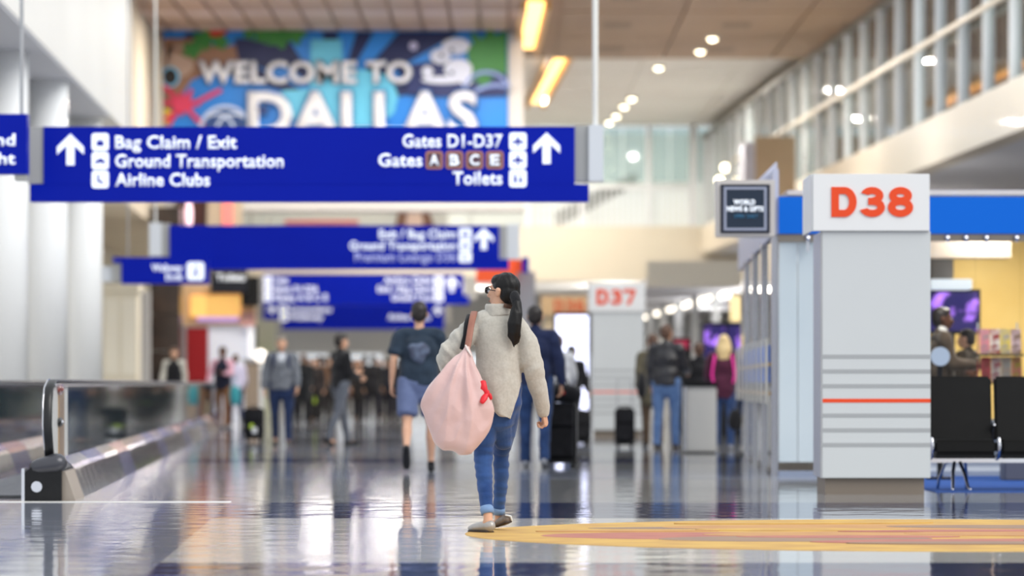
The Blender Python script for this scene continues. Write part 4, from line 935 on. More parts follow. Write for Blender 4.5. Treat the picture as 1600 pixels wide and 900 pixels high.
def person(label, px, Y, facing=0, height=1.76, legs=((14, 6), (-14, 24)), arms=None, vox=.014, skin=SKIN, hair=HAIRD, style='short',
           top=None, bottom=None, shoes=None, kind='jacket', shorts=False, headyaw=0, headpitch=0, build=1.0, lean=0, coat=0, extra=None, group=None, collar=None, hands=(30, 30)):
    """legs/arms: angles in degrees for left(-x) and right(+x): (forward, knee bend) / (forward, out, elbow bend, inward)"""
    arms = arms or ((-12, 9, 18, 0), (14, 9, 22, 0))
    t = thing('person', label, 'person', (P(px, 0, Y).x, Y, 0), group, rz=rad(facing)); k = height/1.76
    R = Rig(); hips = .93; J = {}
    for s, (f, kb) in zip((-1, 1), legs):
        h = Vector((s*.095*build, 0, hips)); f = rad(f); kb = rad(kb)
        kn = h+Vector((s*.008, math.sin(f), -math.cos(f)))*.435; b = f-kb
        an = kn+Vector((0, math.sin(b), -math.cos(b)))*.415
        J[s] = [h, kn, an, b]
    lift = .085-min(J[-1][2].z, J[1][2].z); root = Vector((0, 0, lift))
    for s in (-1, 1):
        for i in range(3): J[s][i] = J[s][i]+root
    L = Matrix.Translation(root) @ Matrix.Translation((0, 0, hips)) @ Matrix.Rotation(-rad(lean), 4, 'X') @ Matrix.Translation((0, 0, -hips))
    def T(x, y, z): return L @ Vector((x, y, z))
    A = {}
    for s, a in zip((-1, 1), arms):
        sh = T(s*.176*(1+(build-1)*.55), 0, 1.415)
        if hasattr(a[0], '__len__'): el = Vector(a[0]); wr = Vector(a[1])
        else:
            f, o, e, inn = [rad(v) for v in a]
            d1 = Vector((s*math.sin(o), math.sin(f)*math.cos(o), -math.cos(f)*math.cos(o))); el = sh+d1*.285
            f2 = f+e; d2 = Vector((s*math.sin(o*.3-inn), math.sin(f2)*math.cos(inn), -math.cos(f2)*math.cos(inn))); wr = el+d2.normalized()*.25
        A[s] = [sh, el, wr]
    HM = L @ Matrix.Translation((0, .02, 1.625)) @ Matrix.Rotation(rad(headyaw), 4, 'Z') @ Matrix.Rotation(rad(headpitch), 4, 'X') @ Matrix.Scale(1.07, 4)
    q = NB(); w = build; wa = 1+(build-1)*.5
    # body
    tube(q, [T(0, 0, .90), T(0, 0, 1.0), T(0, .01, 1.12), T(0, .01, 1.27), T(0, .0, 1.38), T(0, -.01, 1.44)], [(.14*w, .09*w), (.145*w, .10*w), (.125*w, .085*w), (.145*w, .10*w), (.14*w, .085*w), (.07, .055)], 20)
    tube(q, [A[-1][0], T(0, -.01, 1.43), A[1][0]], [.05, .055, .05], 12, ref=(0, 1, 0))
    tube(q, [T(0, -.012, 1.42), T(0, .0, 1.50), T(0, .012, 1.56)], [(.055, .055), (.050, .050), (.048, .052)], 14)
    for s in (-1, 1):
        h, kn, an, b = J[s]; sh, el, wr = A[s]
        tube(q, [h, h.lerp(kn, .5), kn], [.078*w, .068*w, .050], 14); c = kn.lerp(an, .35)+Vector((0, -.015, 0))
        tube(q, [kn, c, an.lerp(kn, .2), an], [.048, .054, .036, .033], 12); tube(q, [an, an+Vector((0, .05, -.04)), an+Vector((0, .12, -.058))], [.032, .032, .024], 10)
        tube(q, [sh, sh.lerp(el, .5), el], [.05*w, .044*w, .036], 12); tube(q, [el, el.lerp(wr, .35), wr], [.036, .037, .024], 12)
    head_bm(q, HM)
    body = remesh(q, vox, 3)
    for s in (-1, 1):
        sh, el, wr = A[s]; d = (wr-el).normalized(); hb = hand_bm(hands[0 if s < 0 else 1], .0042 if vox < .013 else .006)
        z = -d; y = Vector((0, 1, .25)); y = (y-z*y.dot(z)).normalized(); x = y.cross(z)
        M = Matrix((x, y, z)).transposed().to_4x4(); M.translation = wr
        if s < 0: M = M @ Matrix.Diagonal((-1, 1, 1, 1))
        tmp = hb.copy()
        if s < 0: bmesh.ops.reverse_faces(tmp, faces=tmp.faces)
        join(body, tmp, M); tmp.free()
    def put(name, bm, m, **kw):
        bmesh.ops.scale(bm, verts=bm.verts, vec=(k, k, k)); return mk(name, bm, m, t, local=True, smooth=True, **kw)
    put('body', body, skin)
    # face
    for s in (-1, 1):
        fb = NB(); e = NB(); ball(e, (s*.031, .079, .006), (.013, .009, .007), 10); join(fb, e, HM); e.free()
        put('eye', fb, mat('eye_white', (226, 222, 216), .3))
    for s in (-1, 1):
        fb = NB(); e = NB(); ball(e, (s*.031, .0855, .006), (.006, .004, .006), 8); join(fb, e, HM); e.free()
        put('pupil', fb, HAIRD)
        fb = NB(); e = NB(); ball(e, (s*.031, .088, .030), (.018, .006, .0035), 8); join(fb, e, HM); e.free()
        put('eyebrow', fb, hair if hair is not HAIRG else HAIRD)
    e = NB(); ball(e, (0, .0955, -.0645), (.021, .003, .005), 10); fb = NB(); join(fb, e, HM); e.free(); put('mouth', fb, mat('lips', (160, 92, 84), .5))
    hb = remesh(hair_bm(HM, style), vox*.8, 3, disp=lambda c, n: noise.noise(c*38)*.004); put('hair', hb, hair)
    # trousers
    q = NB()
    tube(q, [T(0, 0, .845), T(0, -.005, .93), T(0, 0, 1.02), T(0, 0, 1.06)], [(.155*w, .112*w), (.168*w, .122*w), (.150*w, .105*w), (.140*w, .098*w)], 22)
    for s in (-1, 1):
        h, kn, an, b = J[s]
        if shorts: tube(q, [h+Vector((0, 0, .03)), h.lerp(kn, .45), h.lerp(kn, .80)], [.094*w, .094*w, .092*w], 16, ck=.25)
        else:
            tube(q, [h+Vector((0, 0, .03)), h.lerp(kn, .5), kn], [.094*w, .083*w, .068], 16)
            tube(q, [kn, kn.lerp(an, .4)+Vector((0, -.01, 0)), kn.lerp(an, .8), an+Vector((0, 0, -.015))], [.068, .066, .058, .060], 16, ck=.3)
    put('shorts' if shorts else 'trousers', remesh(q, vox, 3, disp=lambda c, n: noise.noise(c*11)*.006), bottom)
    # top
    q = NB(); g = {'tee': .020, 'shirt': .016, 'jacket': .028}[kind]; low = .90-coat
    rings = [(T(0, 0, low), (.155*w+g, .110*w+g))]
    if coat: rings.append((T(0, 0, .92), (.162*w+g, .118*w+g)))
    rings += [(T(0, 0, 1.03), (.152*w+g, .108*w+g)), (T(0, .01, 1.15), (.142*w+g, .098*w+g)), (T(0, .01, 1.28), (.155*w+g, .108*w+g)), (T(0, 0, 1.37), (.146*wa+g*.5, .092*w+g*.6)), (T(0, -.008, 1.445), (.085, .062))]
    tube(q, [r[0] for r in rings], [r[1] for r in rings], 24, ck=.22)
    tube(q, [A[-1][0], T(0, -.008, 1.425), A[1][0]], [.056+g*.7, .060+g*.6, .056+g*.7], 14, ref=(0, 1, 0))
    if kind != 'tee': tube(q, [T(0, -.012, 1.44), T(0, -.006, 1.50)], [(.066, .066), (.064, .064)], 16)
    for s in (-1, 1):
        sh, el, wr = A[s]
        if kind == 'tee':
            tube(q, [sh, sh.lerp(el, .45), sh.lerp(el, .72)], [.052*wa+g, .054*wa+g, .056*wa+g], 14, ck=.3)
        else:
            tube(q, [sh, sh.lerp(el, .5), el], [.050*wa+g, .046*wa+g, .040+g], 14); tube(q, [el, el.lerp(wr, .5), el.lerp(wr, .94)], [.040+g, .036+g, .030+g*.7], 14, ck=.4)
    put({'tee': 'tee_shirt', 'shirt': 'shirt', 'jacket': 'jacket'}[kind], remesh(q, vox, 3, disp=lambda c, n: noise.noise(c*9+Vector((3, 1, 2)))*(.006+g*.35)), top)
    # shoes
    for s in (-1, 1):
        h, kn, an, b = J[s]; q = NB()
        pitch = b if b < -.25 else 0; Rm = Rx(pitch)
        pts = [an+Rm @ Vector(v) for v in ((0, -.045, -.045), (0, .0, -.045), (0, .08, -.052), (0, .16, -.060), (0, .20, -.064))]
        tube(q, pts, [(.034, .036), (.040, .040), (.043, .030), (.042, .022), (.032, .017)], 14); tube(q, [an+Rm @ Vector((0, -.01, .0)), an+Rm @ Vector((0, 0, -.04))], [.040, .040], 12)
        put('shoe', remesh(q, vox*.7, 2), shoes or BLACKCL)
    R.t = t; R.J = J; R.A = A; R.T = T; R.put = put; R.HM = HM; R.k = k
    if extra: extra(R)
    return R
def backpack(R, label, m, strapm=None):
    """worn on the back: its own thing, carried by the walker"""
    t = R.t; M = Matrix.Translation(t.location) @ Matrix.Rotation(t.rotation_euler.z, 4, 'Z') @ Matrix.Diagonal((R.k, R.k, R.k, 1))
    base = M @ R.T(0, -.20, 1.0)
    b = thing('backpack', label, 'bag', tuple(base), rz=t.rotation_euler.z)
    q = NB(); tube(q, [(0, 0, .03), (0, 0, .12), (0, 0, .30), (0, .0, .42)], [(.13, .06), (.15, .085), (.145, .075), (.10, .05)], 16); q = remesh(q, .014, 4); mk('pouch', q, m, b, local=True, smooth=True)
    q = NB(); tube(q, [(0, -.08, .06), (0, -.09, .14), (0, -.075, .20)], [(.09, .03), (.11, .035), (.10, .02)], 14); mk('front_pocket', q, m, b, local=True, smooth=True)
    for s in (-1, 1):
        q = NB(); tube(q, [(s*.09, .07, .42), (s*.10, .15, .47), (s*.11, .25, .45), (s*.12, .335, .33), (s*.14, .28, .15), (s*.15, .10, .08)], [(.022, .007)]*6, 8); mk('strap', q, strapm or m, b, local=True, smooth=True)
    return b
def suitcase(px, Y, w, h, label, m, rz=0, handle=.35, group='rolling suitcases', top=None):
    t = thing('rolling_suitcase', label, 'suitcase', (P(px, 0, Y).x, Y, 0), group, rz=rad(rz))
    mk('body', B(-w/2, w/2, -.13, .13, .07, h, .03), m, t, local=True)
    mk('front_pocket', B(-w/2+.03, w/2-.03, -.165, -.125, .12, h*.60, .015), m, t, local=True); mk('upper_pocket', B(-w/2+.03, w/2-.03, -.155, -.125, h*.64, h*.92, .012), m, t, local=True)
    mk('base_bumper', B(-w/2-.005, w/2+.005, -.14, .14, .045, .085, .01), BLACK, t, local=True)
    for x in (-w/2+.05, w/2-.05):
        q = NB(); cyl(q, (x-.02, -.11, .035), (x+.02, -.11, .035), .035, 14); mk('wheel', q, RUBBER, t, local=True)
        q = NB(); cyl(q, (x-.02, .11, .035), (x+.02, .11, .035), .035, 14); mk('wheel', q, RUBBER, t, local=True)
    if handle:
        q = NB(); tube(q, [(-.11, .11, h-.05), (-.11, .11, h+handle), (.11, .11, h+handle), (.11, .11, h-.05)], [.010]*4, 8, ref=(0, 1, 0)); mk('pull_handle', q, GREYMETAL, t, local=True)
    q = NB(); tube(q, [(-.07, -.02, h), (-.05, -.02, h+.03), (.05, -.02, h+.03), (.07, -.02, h)], [.012]*4, 8, ref=(0, 1, 0)); mk('grab_handle', q, RUBBER, t, local=True)
    return t
# --- the man in tee and shorts
TEE = cloth('slate_tee', (36, 48, 62), (44, 58, 74)); SHORTS = cloth('blue_grey_shorts', (92, 104, 140), (104, 116, 152))
def tee_print(R):
    q = NB(); T = R.T
    pts = []
    for k in range(28):
        a = 2*math.pi*k/28; r = 1+.12*math.sin(3*a)+.08*math.cos(5*a); pts.append((.105*r*math.cos(a), 1.235+.105*r*math.sin(a)))
    vs = []
    c = q.verts.new(T(0, -.128*R.k*0-.1335, 1.235))
    ring = [q.verts.new(T(x, -.1335+.25*x*x, z)) for x, z in pts]
    ring2 = [q.verts.new(T(x*.5, -.136+.1*x*x, 1.235+(z-1.235)*.5)) for x, z in pts]
    for k in range(28):
        q.faces.new((ring[k], ring[(k+1) % 28], ring2[(k+1) % 28], ring2[k])); q.faces.new((ring2[k], ring2[(k+1) % 28], c))
    bmesh.ops.recalc_face_normals(q, faces=q.faces)
    r = bmesh.ops.extrude_face_region(q, geom=list(q.faces))
    for g in r['geom']:
        if isinstance(g, bmesh.types.BMVert): g.co.y -= .004
    R.put('tee_print', q, mat('tee_print', (96, 108, 132), .8, col2=(70, 76, 96), scale=16, detail=1), label='pale blue-grey emblem print')
person('man walking away in a dark tee with a pale back print and blue-grey shorts', 655, 41.7, 0, 1.86, legs=((-16, 34), (8, 4)), arms=((-14, 14, 26, 0), (18, 12, 20, 0)), vox=.011,
       hair=HAIRD, top=TEE, bottom=SHORTS, shoes=cloth('black_trainers', (24, 24, 28)), kind='tee', shorts=True, build=1.22, extra=tee_print)
# --- man in navy jacket behind the woman
R2 = person('man in navy jacket and jeans walking away behind the woman on her right', 836, 44.2, -4, 1.87, legs=((8, 4), (-6, 10)), arms=((6, 8, 20, 0), (-8, 16, 12, 0)), vox=.012, hair=HAIRD,
       top=NAVYCL, bottom=DENIM, shoes=cloth('pale_trainers', (150, 152, 160)), kind='jacket', build=1.12)
sc_ = suitcase(875, 44.6, .40, .74, 'large black suitcase pulled by the man in the navy jacket', BLACKCL, -6, handle=.14)
bt = thing('duffel_bag', 'black duffel bag with a red tag strapped on top of the large suitcase', 'bag', (P(878, 0, 44.6).x, 44.6, .74))
q = NB(); tube(q, [(-.13, 0, .10), (0, 0, .12), (.13, 0, .10)], [.10, .115, .10], 16, ref=(0, 1, 0)); mk('pouch', q, BLACKCL, bt, local=True, smooth=True)
q = NB(); tube(q, [(-.08, 0, .19), (-.06, 0, .27), (.06, 0, .27), (.08, 0, .19)], [.012]*4, 8, ref=(0, 1, 0)); mk('handle', q, RUBBER, bt, local=True, smooth=True)
mk('red_tag', B(-.03, .03, -.125, -.115, .10, .14), mat('tag_red', (190, 50, 40), .5), bt, local=True)
# --- hooded walker and dark figure before the bright totem
person('person in a pale grey hooded top half hidden behind the navy-jacketed man', 872, 58, 6, 1.72, vox=.017, hair=HAIRBR, top=cloth('pale_grey_fleece', (176, 178, 184)), bottom=DENIM_D, build=1.1)
R3 = person('person in black standing against the bright screen totem', 893, 62, -20, 1.60, vox=.018, hair=HAIRD, top=BLACKCL, bottom=BLACKCL, build=1.05)
suitcase(906, 60.5, .32, .52, 'small black suitcase beside the person at the bright totem', BLACKCL, 10, handle=0)
# --- grey haired walker with backpack
R4 = person('grey-haired person in a grey zip jacket and jeans walking toward the camera', 440, 60.6, 180, 1.72, legs=((6, 4), (-8, 16)), arms=((8, 12, 20, 0), (-6, 14, 18, 0)), vox=.015, hair=HAIRG, style='long' if False else 'short',
       top=cloth('mid_grey_jacket', (100, 104, 112), (118, 122, 130)), bottom=DENIM_D, shoes=BLACKCL, kind='jacket', build=1.16)
def scarf(R, m, name='scarf'):
    q = NB(); T = R.T; tube(q, [T(0, .07, 1.46), T(0, .105, 1.36), T(0, .118, 1.20), T(0, .112, 1.05)], [(.075, .03), (.07, .03), (.055, .03), (.03, .02)], 14); R.put(name, q, m)
scarf(R4, cloth('pale_shirt', (190, 194, 202)), 'shirt_front')
backpack(R4, 'dark navy backpack worn by the grey-haired walker', NAVYCL)
suitcase(397, 64, .34, .56, 'black suitcase with a lime and white tag beside the grey-haired walker', BLACKCL, 0, handle=.0)
tg = D.objects['rolling_suitcase.002']
mk('lime_tag', B(-.06, .0, -.18, -.166, .22, .30), mat('tag_lime', (190, 220, 60), .5), tg, local=True); mk('white_tag', B(-.02, .06, -.182, -.168, .14, .24), PILW, tg, local=True)
# --- man in dark shirt and grey trousers
person('man in a black shirt and grey trousers standing side-on in the hall', 532, 60.0, -58, 1.77, legs=((16, 6), (-16, 8)), arms=((20, 6, 70, 20), (10, 8, 60, 20)), vox=.015, hair=HAIRD,
       top=BLACKCL, bottom=GREYCL, shoes=BLACKCL, kind='shirt', build=1.12)
# --- by the walkway
def vest(R, m):
    q = NB(); T = R.T; w = 1.08
    tube(q, [T(0, .0, .92), T(0, 0, 1.05), T(0, .01, 1.25), T(0, 0, 1.38), T(0, -.008, 1.44)], [(.20, .155), (.19, .148), (.19, .150), (.17, .130), (.10, .09)], 22)
    R.put('vest', remesh(q, .016, 3), m)
R5 = person('man in a black vest over pale sleeves standing behind the walkway rail', 272, 84, 176, 1.78, vox=.02, hair=HAIRBR, top=cloth('ecru_shirt', (190, 186, 176)), bottom=BLACKCL, kind='shirt', build=1.1)
vest(R5, BLACKCL)
R6 = person('man in a dark vest, pink shirt and brown trousers by the red panel', 348, 83, 168, 1.78, vox=.02, hair=HAIRD, skin=SKIN2, top=cloth('pink_shirt', (214, 160, 176)), bottom=cloth('brown_trousers', (124, 84, 52)), kind='shirt', build=1.05,
            arms=((30, 10, 60, 30), (10, 18, 20, 0)), legs=((8, 4), (-6, 10)))
vest(R6, cloth('ink_vest', (24, 26, 44)))
person('person in navy trousers half hidden behind the man in brown trousers', 368, 88, 10, 1.66, vox=.022, hair=HAIRBR, top=cloth('lilac_top', (196, 190, 214)), bottom=NAVYCL, build=1.1)
tb = thing('shopping_bag', 'teal shopping bag hanging beside the man in brown trousers', 'bag', (P(367, 0, 82.5).x, 82.5, .55))
q = NB(); tube(q, [(0, 0, .0), (0, 0, .15), (0, 0, .33)], [(.10, .05), (.12, .06), (.10, .04)], 14); mk('pouch', q, cloth('teal_bag', (60, 150, 158)), tb, local=True, smooth=True)
for s in (-1, 1):
    q = NB(); tube(q, [(s*.06, 0, .33), (s*.03, 0, .5), (s*.0, 0, .56)], [.008]*3, 8); mk('handle', q, MATS['teal_bag'], tb, local=True)
# --- couple by the bin
R7 = person('man in a black leather jacket and light jeans beside the steel bin', 1041, 56.5, -22, 1.84, legs=((-4, 4), (8, 6)), arms=((0, 8, 12, 0), (24, 10, 50, 10)), vox=.014, hair=HAIRBR,
            top=mat('black_leather', (30, 30, 36), .4, col2=(38, 38, 44), scale=6, bump=.004, bscale=14), bottom=DENIM_L, shoes=cloth('brown_shoes', (44, 34, 32)), kind='jacket', build=1.14)
person('person in an olive coat left of the black leather jacket', 1020, 58.5, 10, 1.72, legs=((2, 3), (-3, 5)), vox=.016, hair=HAIRBR, top=cloth('olive_coat', (84, 78, 62)), bottom=cloth('umber_trousers', (78, 62, 48)), coat=.25, build=1.08)
sb = thing('shoulder_bag', 'black shoulder bag hanging on the left of the olive coat', 'bag', (P(1003, 0, 57.9).x, 57.9, .82))
q = NB(); tube(q, [(0, 0, .0), (0, 0, .14), (0, 0, .26)], [(.07, .12), (.08, .13), (.05, .08)], 14); mk('pouch', q, BLACKCL, sb, local=True, smooth=True)
q = NB(); tube(q, [(0, -.08, .25), (.03, -.04, .45), (.06, 0, .58), (.03, .04, .45), (0, .08, .25)], [.01]*5, 8); mk('strap', q, RUBBER, sb, local=True)
suitcase(976, 57.8, .30, .60, 'small black suitcase with raised handle in front of pillar D37', BLACKCL, 0, handle=.42)
person('person in a black top standing behind the steel bin', 1092, 59.5, 4, 1.62, vox=.016, hair=HAIRBR, top=BLACKCL, bottom=BLACKCL, kind='shirt', build=1.12)
MAR = cloth('maroon_jacket', (66, 26, 48), (78, 32, 56))
R8 = person('blond woman in a maroon jacket with pink straps seen from behind', 1131, 56.0, -6, 1.68, legs=((4, 3), (-4, 5)), arms=((10, 12, 40, 10), (10, 12, 40, 10)), vox=.014, hair=HAIRY, style='long',
            top=MAR, bottom=DENIM, shoes=cloth('pale_trainers', (150, 152, 160)), kind='jacket', coat=.10, build=1.12)
for s in (-1, 1):
    q = NB(); tube(q, [R8.T(s*.13, -.09, 1.44), R8.T(s*.155, -.142, 1.30), R8.T(s*.175, -.128, 1.14), R8.T(s*.15, -.145, 1.02)], [(.018, .008)]*4, 8); R8.put('pink_strip', q, mat('hot_pink', (236, 40, 160), .5), label='hot pink strap')
hb_ = thing('handbag', 'black handbag hanging low beside the blond woman', 'bag', (P(1150, 0, 55.5).x, 55.5, .35))
q = NB(); tube(q, [(0, 0, .0), (0, 0, .1), (0, 0, .2)], [(.11, .06), (.12, .07), (.09, .05)], 14); mk('pouch', q, BLACKCL, hb_, local=True, smooth=True)
q = NB(); tube(q, [(-.06, 0, .2), (-.04, 0, .40), (.04, 0, .40), (.06, 0, .2)], [.008]*4, 8, ref=(0, 1, 0)); mk('handle', q, RUBBER, hb_, local=True)
# --- man in the shop
R9 = person('man in a brown suit facing right behind the first black seat', 1470, 41.9, -84, 1.80, legs=((4, 3), (-3, 4)), arms=((14, 8, 60, 10), (16, 8, 70, 10)), vox=.011, hair=HAIRD, skin=SKIN2, top=cloth('brown_suit', (78, 66, 56), (88, 76, 64)), bottom=cloth('brown_suit_trousers', (70, 60, 52)), kind='jacket', build=1.06)
q = NB(); tube(q, [R9.T(0, .0, 1.475), R9.T(0, .01, 1.51)], [(.070, .070), (.066, .066)], 16); R9.put('shirt_collar', q, WHITE)
person('person in a dark brown coat behind the magazine rack, head out of sight', 1512, 43.6, 60, 1.60, vox=.013, hair=HAIRD, top=cloth('dark_brown_coat', (66, 56, 46), (76, 66, 54)), bottom=BLACKCL, coat=.25, build=1.15)
# --- far crowd
crowd = [
 (482, 104, 1.66, 150, (46, 60, 52), (24, 24, 28), 'dark green top', HAIRD), (500, 100, 1.70, 20, (150, 112, 84), (22, 20, 24), 'tan jacket and black trousers', HAIRBR),
 (515, 112, 1.74, 180, (60, 62, 70), (30, 32, 40), 'charcoal jacket', HAIRD), (570, 100, 1.72, 0, (24, 22, 26), (18, 18, 26), 'black coat with an orange back panel', HAIRD),
 (592, 108, 1.66, 170, (120, 30, 50), (26, 26, 30), 'crimson top', HAIRBR), (604, 103, 1.62, 190, (30, 28, 34), (30, 30, 44), 'near-black coat', HAIRD),
 (556, 116, 1.70, 90, (190, 190, 200), (60, 60, 70), 'pale grey shirt', HAIRBR), (622, 118, 1.75, 0, (40, 44, 60), (26, 26, 32), 'slate jacket', HAIRD),
 (700, 112, 1.72, 10, (58, 52, 50), (34, 34, 40), 'umber coat', HAIRD), (468, 110, 1.60, 40, (30, 34, 40), (30, 30, 40), 'ink-coloured coat', HAIRG),
 (462, 98, 1.70, 200, (26, 28, 32), (24, 24, 30), 'black jacket beside the lime patch', HAIRD), (904, 84, 1.66, 20, (40, 40, 66), (26, 26, 40), 'indigo jacket', HAIRD),
 (474, 92, 1.68, 8, (22, 24, 28), (20, 20, 26), 'black parka', HAIRBR), (492, 95, 1.62, 175, (34, 28, 30), (18, 18, 22), 'dark plum coat', HAIRD), (583, 96, 1.68, 5, (20, 20, 26), (20, 20, 34), 'midnight blue jacket', HAIRD),
 (561, 98, 1.60, 185, (26, 24, 26), (22, 22, 30), 'soot-black raincoat', HAIRBR), (612, 100, 1.66, 12, (28, 30, 40), (22, 22, 30), 'dark steel-blue jacket', HAIRD), (508, 106, 1.72, 0, (40, 44, 50), (20, 20, 26), 'graphite hooded top', HAIRD),
 (548, 108, 1.66, 20, (90, 60, 50), (30, 26, 30), 'rust-brown jacket', HAIRBR), (630, 108, 1.72, 180, (36, 36, 44), (24, 24, 34), 'gunmetal blazer', HAIRG)]
for k, (px, Y, h, fc, ct, cb, d, hr) in enumerate(crowd):
    Rk = person('distant traveller in a %s in the far crowd' % d, px, Y, fc, h, legs=((10, 6), (-12, 18)) if k % 2 else ((3, 3), (-3, 4)), vox=.028, hair=hr, top=cloth('crowd_top_%d' % k, ct), bottom=cloth('crowd_bottom_%d' % k, cb), kind='jacket', coat=.15 if k % 3 else .3, build=1.15, group='distant travellers')
    if k == 3:
        q = NB(); T = Rk.T; tube(q, [T(0, -.12, 1.12), T(0, -.145, 1.22), T(0, -.13, 1.34)], [(.13, .03), (.14, .03), (.08, .03)], 14); Rk.put('back_panel', q, mat('coral_panel', (222, 120, 76), .6), label='orange back panel')
suitcase(488, 97, .42, .46, 'dark suitcase under a lime green bag among the distant travellers', BLACKCL, 0, handle=.3)
lp = thing('lime_bag', 'lime green bag resting on a dark suitcase among the distant travellers', 'bag', (P(488, 0, 97).x, 97, .46))
MAIN_PLACE = 1
q = NB(); tube(q, [(0, 0, .03), (0, 0, .12), (0, 0, .2)], [(.14, .08), (.15, .09), (.09, .06)], 14); mk('pouch', q, mat('lime', (176, 206, 50), .6), lp, local=True, smooth=True)
# ================================================================= THE WOMAN IN FRONT
YW = 24.8
wo = thing('person', 'woman in a beige-grey fleece pullover and cuffed jeans walking away, long black ponytail', 'person', (P(770, 0, YW).x, YW, 0))
def W(px, py, dy=0):
    s = F/(YW+dy); z = H+(600-py)/s; x = (px-770)/242.0*(YW+dy)/YW
    return Vector((x, dy, z))
HMw = Matrix.Translation(W(786, 456, .0)) @ Matrix.Rotation(rad(56), 4, 'Z') @ Matrix.Rotation(rad(3), 4, 'X')
# skin
q = NB()
tube(q, [W(779, 625), W(779, 590), W(779, 560), W(779, 530), W(779, 508), W(779, 496)], [(.13, .10), (.125, .10), (.115, .09), (.13, .09), (.13, .075), (.06, .055)], 20)
tube(q, [W(779, 505), W(779, 482), W(782, 466)], [(.055, .055), (.050, .052), (.05, .052)], 14)
shR, elR, wrR = W(811, 514, -.01), W(832, 574, -.03), W(848, 640, .06)
shL, elL, wrL = W(741, 512, .0), W(700, 556, -.05), W(716, 603, .17)
for a, b, c in ((shR, elR, wrR), (shL, elL, wrL)):
    tube(q, [a, a.lerp(b, .5), b], [.05, .042, .036], 12); tube(q, [b, b.lerp(c, .35), c], [.036, .037, .025], 12)
LL = [W(764, 632, 0), W(755, 712, .05), W(757, 752, .01), W(762, 800, -.06), W(763, 815, -.07)]
RL = [W(793, 632, .02), W(783, 706, .24), W(783, 750, .30), W(779, 797, .40), W(780, 808, .42)]
for Lg in (LL, RL):
    tube(q, Lg[:2], [.070, .040], 14); tube(q, Lg[1:], [.040, .036, .030, .031], 14)
# feet inside the shoes
fl_toe = Vector((-.62, .75, 0)).normalized(); fr_toe = Vector((-.70, .62, 0)).normalized()
tube(q, [LL[4], LL[4]+Vector((-.02, .03, -.035)), Vector((LL[4].x, LL[4].y, .03))+fl_toe*.12], [.033, .033, .022], 12)
tube(q, [RL[4], RL[4]+Vector((.02, -.02, -.02)), Vector((RL[4].x-.02, RL[4].y, .03))+fr_toe*.05], [.033, .030, .022], 12)
head_bm(q, HMw, k=.97)
body = remesh(q, .0062, 4)
d = (wrR-elR).normalized()
for s, wr, el, curl in ((1, wrR, elR, 62), (-1, wrL, elL, 45)):
    d = (wr-el).normalized(); z = -d; y = Vector((.25, .95, 0)); y = (y-z*y.dot(z)).normalized(); x = y.cross(z)
    M = Matrix((x, y, z)).transposed().to_4x4(); M.translation = wr+d*.012
    if s < 0: M = M @ Matrix.Diagonal((-1, 1, 1, 1))
    tmp = hand_bm(curl, .0032).copy()
    if s < 0: bmesh.ops.reverse_faces(tmp, faces=tmp.faces)
    join(body, tmp, M @ Matrix.Scale(1.05, 4)); tmp.free()
mk('body', body, SKIN, wo, local=True, smooth=True)
# face details
fb = NB()
for s in (-1, 1):
    fb = NB(); e = NB(); ball(e, (s*.031, .079, .006), (.013, .009, .007), 12); join(fb, e, HMw); e.free()
    mk('eye', fb, MATS['eye_white'], wo, local=True, smooth=True)
for s in (-1, 1):
    fb = NB(); e = NB(); ball(e, (s*.031, .0855, .006), (.006, .004, .006), 8); join(fb, e, HMw); e.free(); mk('pupil', fb, HAIRB, wo, local=True, smooth=True)
    fb = NB(); e = NB(); ball(e, (s*.031, .088, .030), (.018, .006, .0035), 8); join(fb, e, HMw); e.free(); mk('eyebrow', fb, HAIRB, wo, local=True, smooth=True)
e = NB(); ball(e, (0, .0955, -.0645), (.021, .003, .005), 10); fb = NB(); join(fb, e, HMw); e.free(); mk('mouth', fb, MATS['lips'], wo, local=True)
# glasses
fb = NB()
for s in (-1, 1):
    e = NB(); pts = [(s*.033+.027*math.cos(t*.45), .104-.004*abs(math.cos(t*.45)), .006+.021*math.sin(t*.45)) for t in range(15)]
    tube(e, pts, [.0028]*15, 6, ref=(0, 1, 0), cap=False); tube(e, [(s*.060, .100, .012), (s*.080, .06, .010), (s*.084, -.02, .004)], [.0032]*3, 6); join(fb, e, HMw); e.free()
e = NB(); tube(e, [(-.008, .106, .010), (.008, .106, .010)], [.0025]*2, 6); join(fb, e, HMw); e.free()
gls = mk('glasses', fb, BLACK, wo, local=True, smooth=True, label='dark-rimmed glasses')
LG = glass('lens_glass', (235, 240, 244), .05)
for s in (-1, 1):
    fb = NB(); e = NB(); ball(e, (s*.033, .101, .006), (.025, .0015, .019), 12); join(fb, e, HMw); e.free()
    mk('lens', fb, LG, gls, local=True)
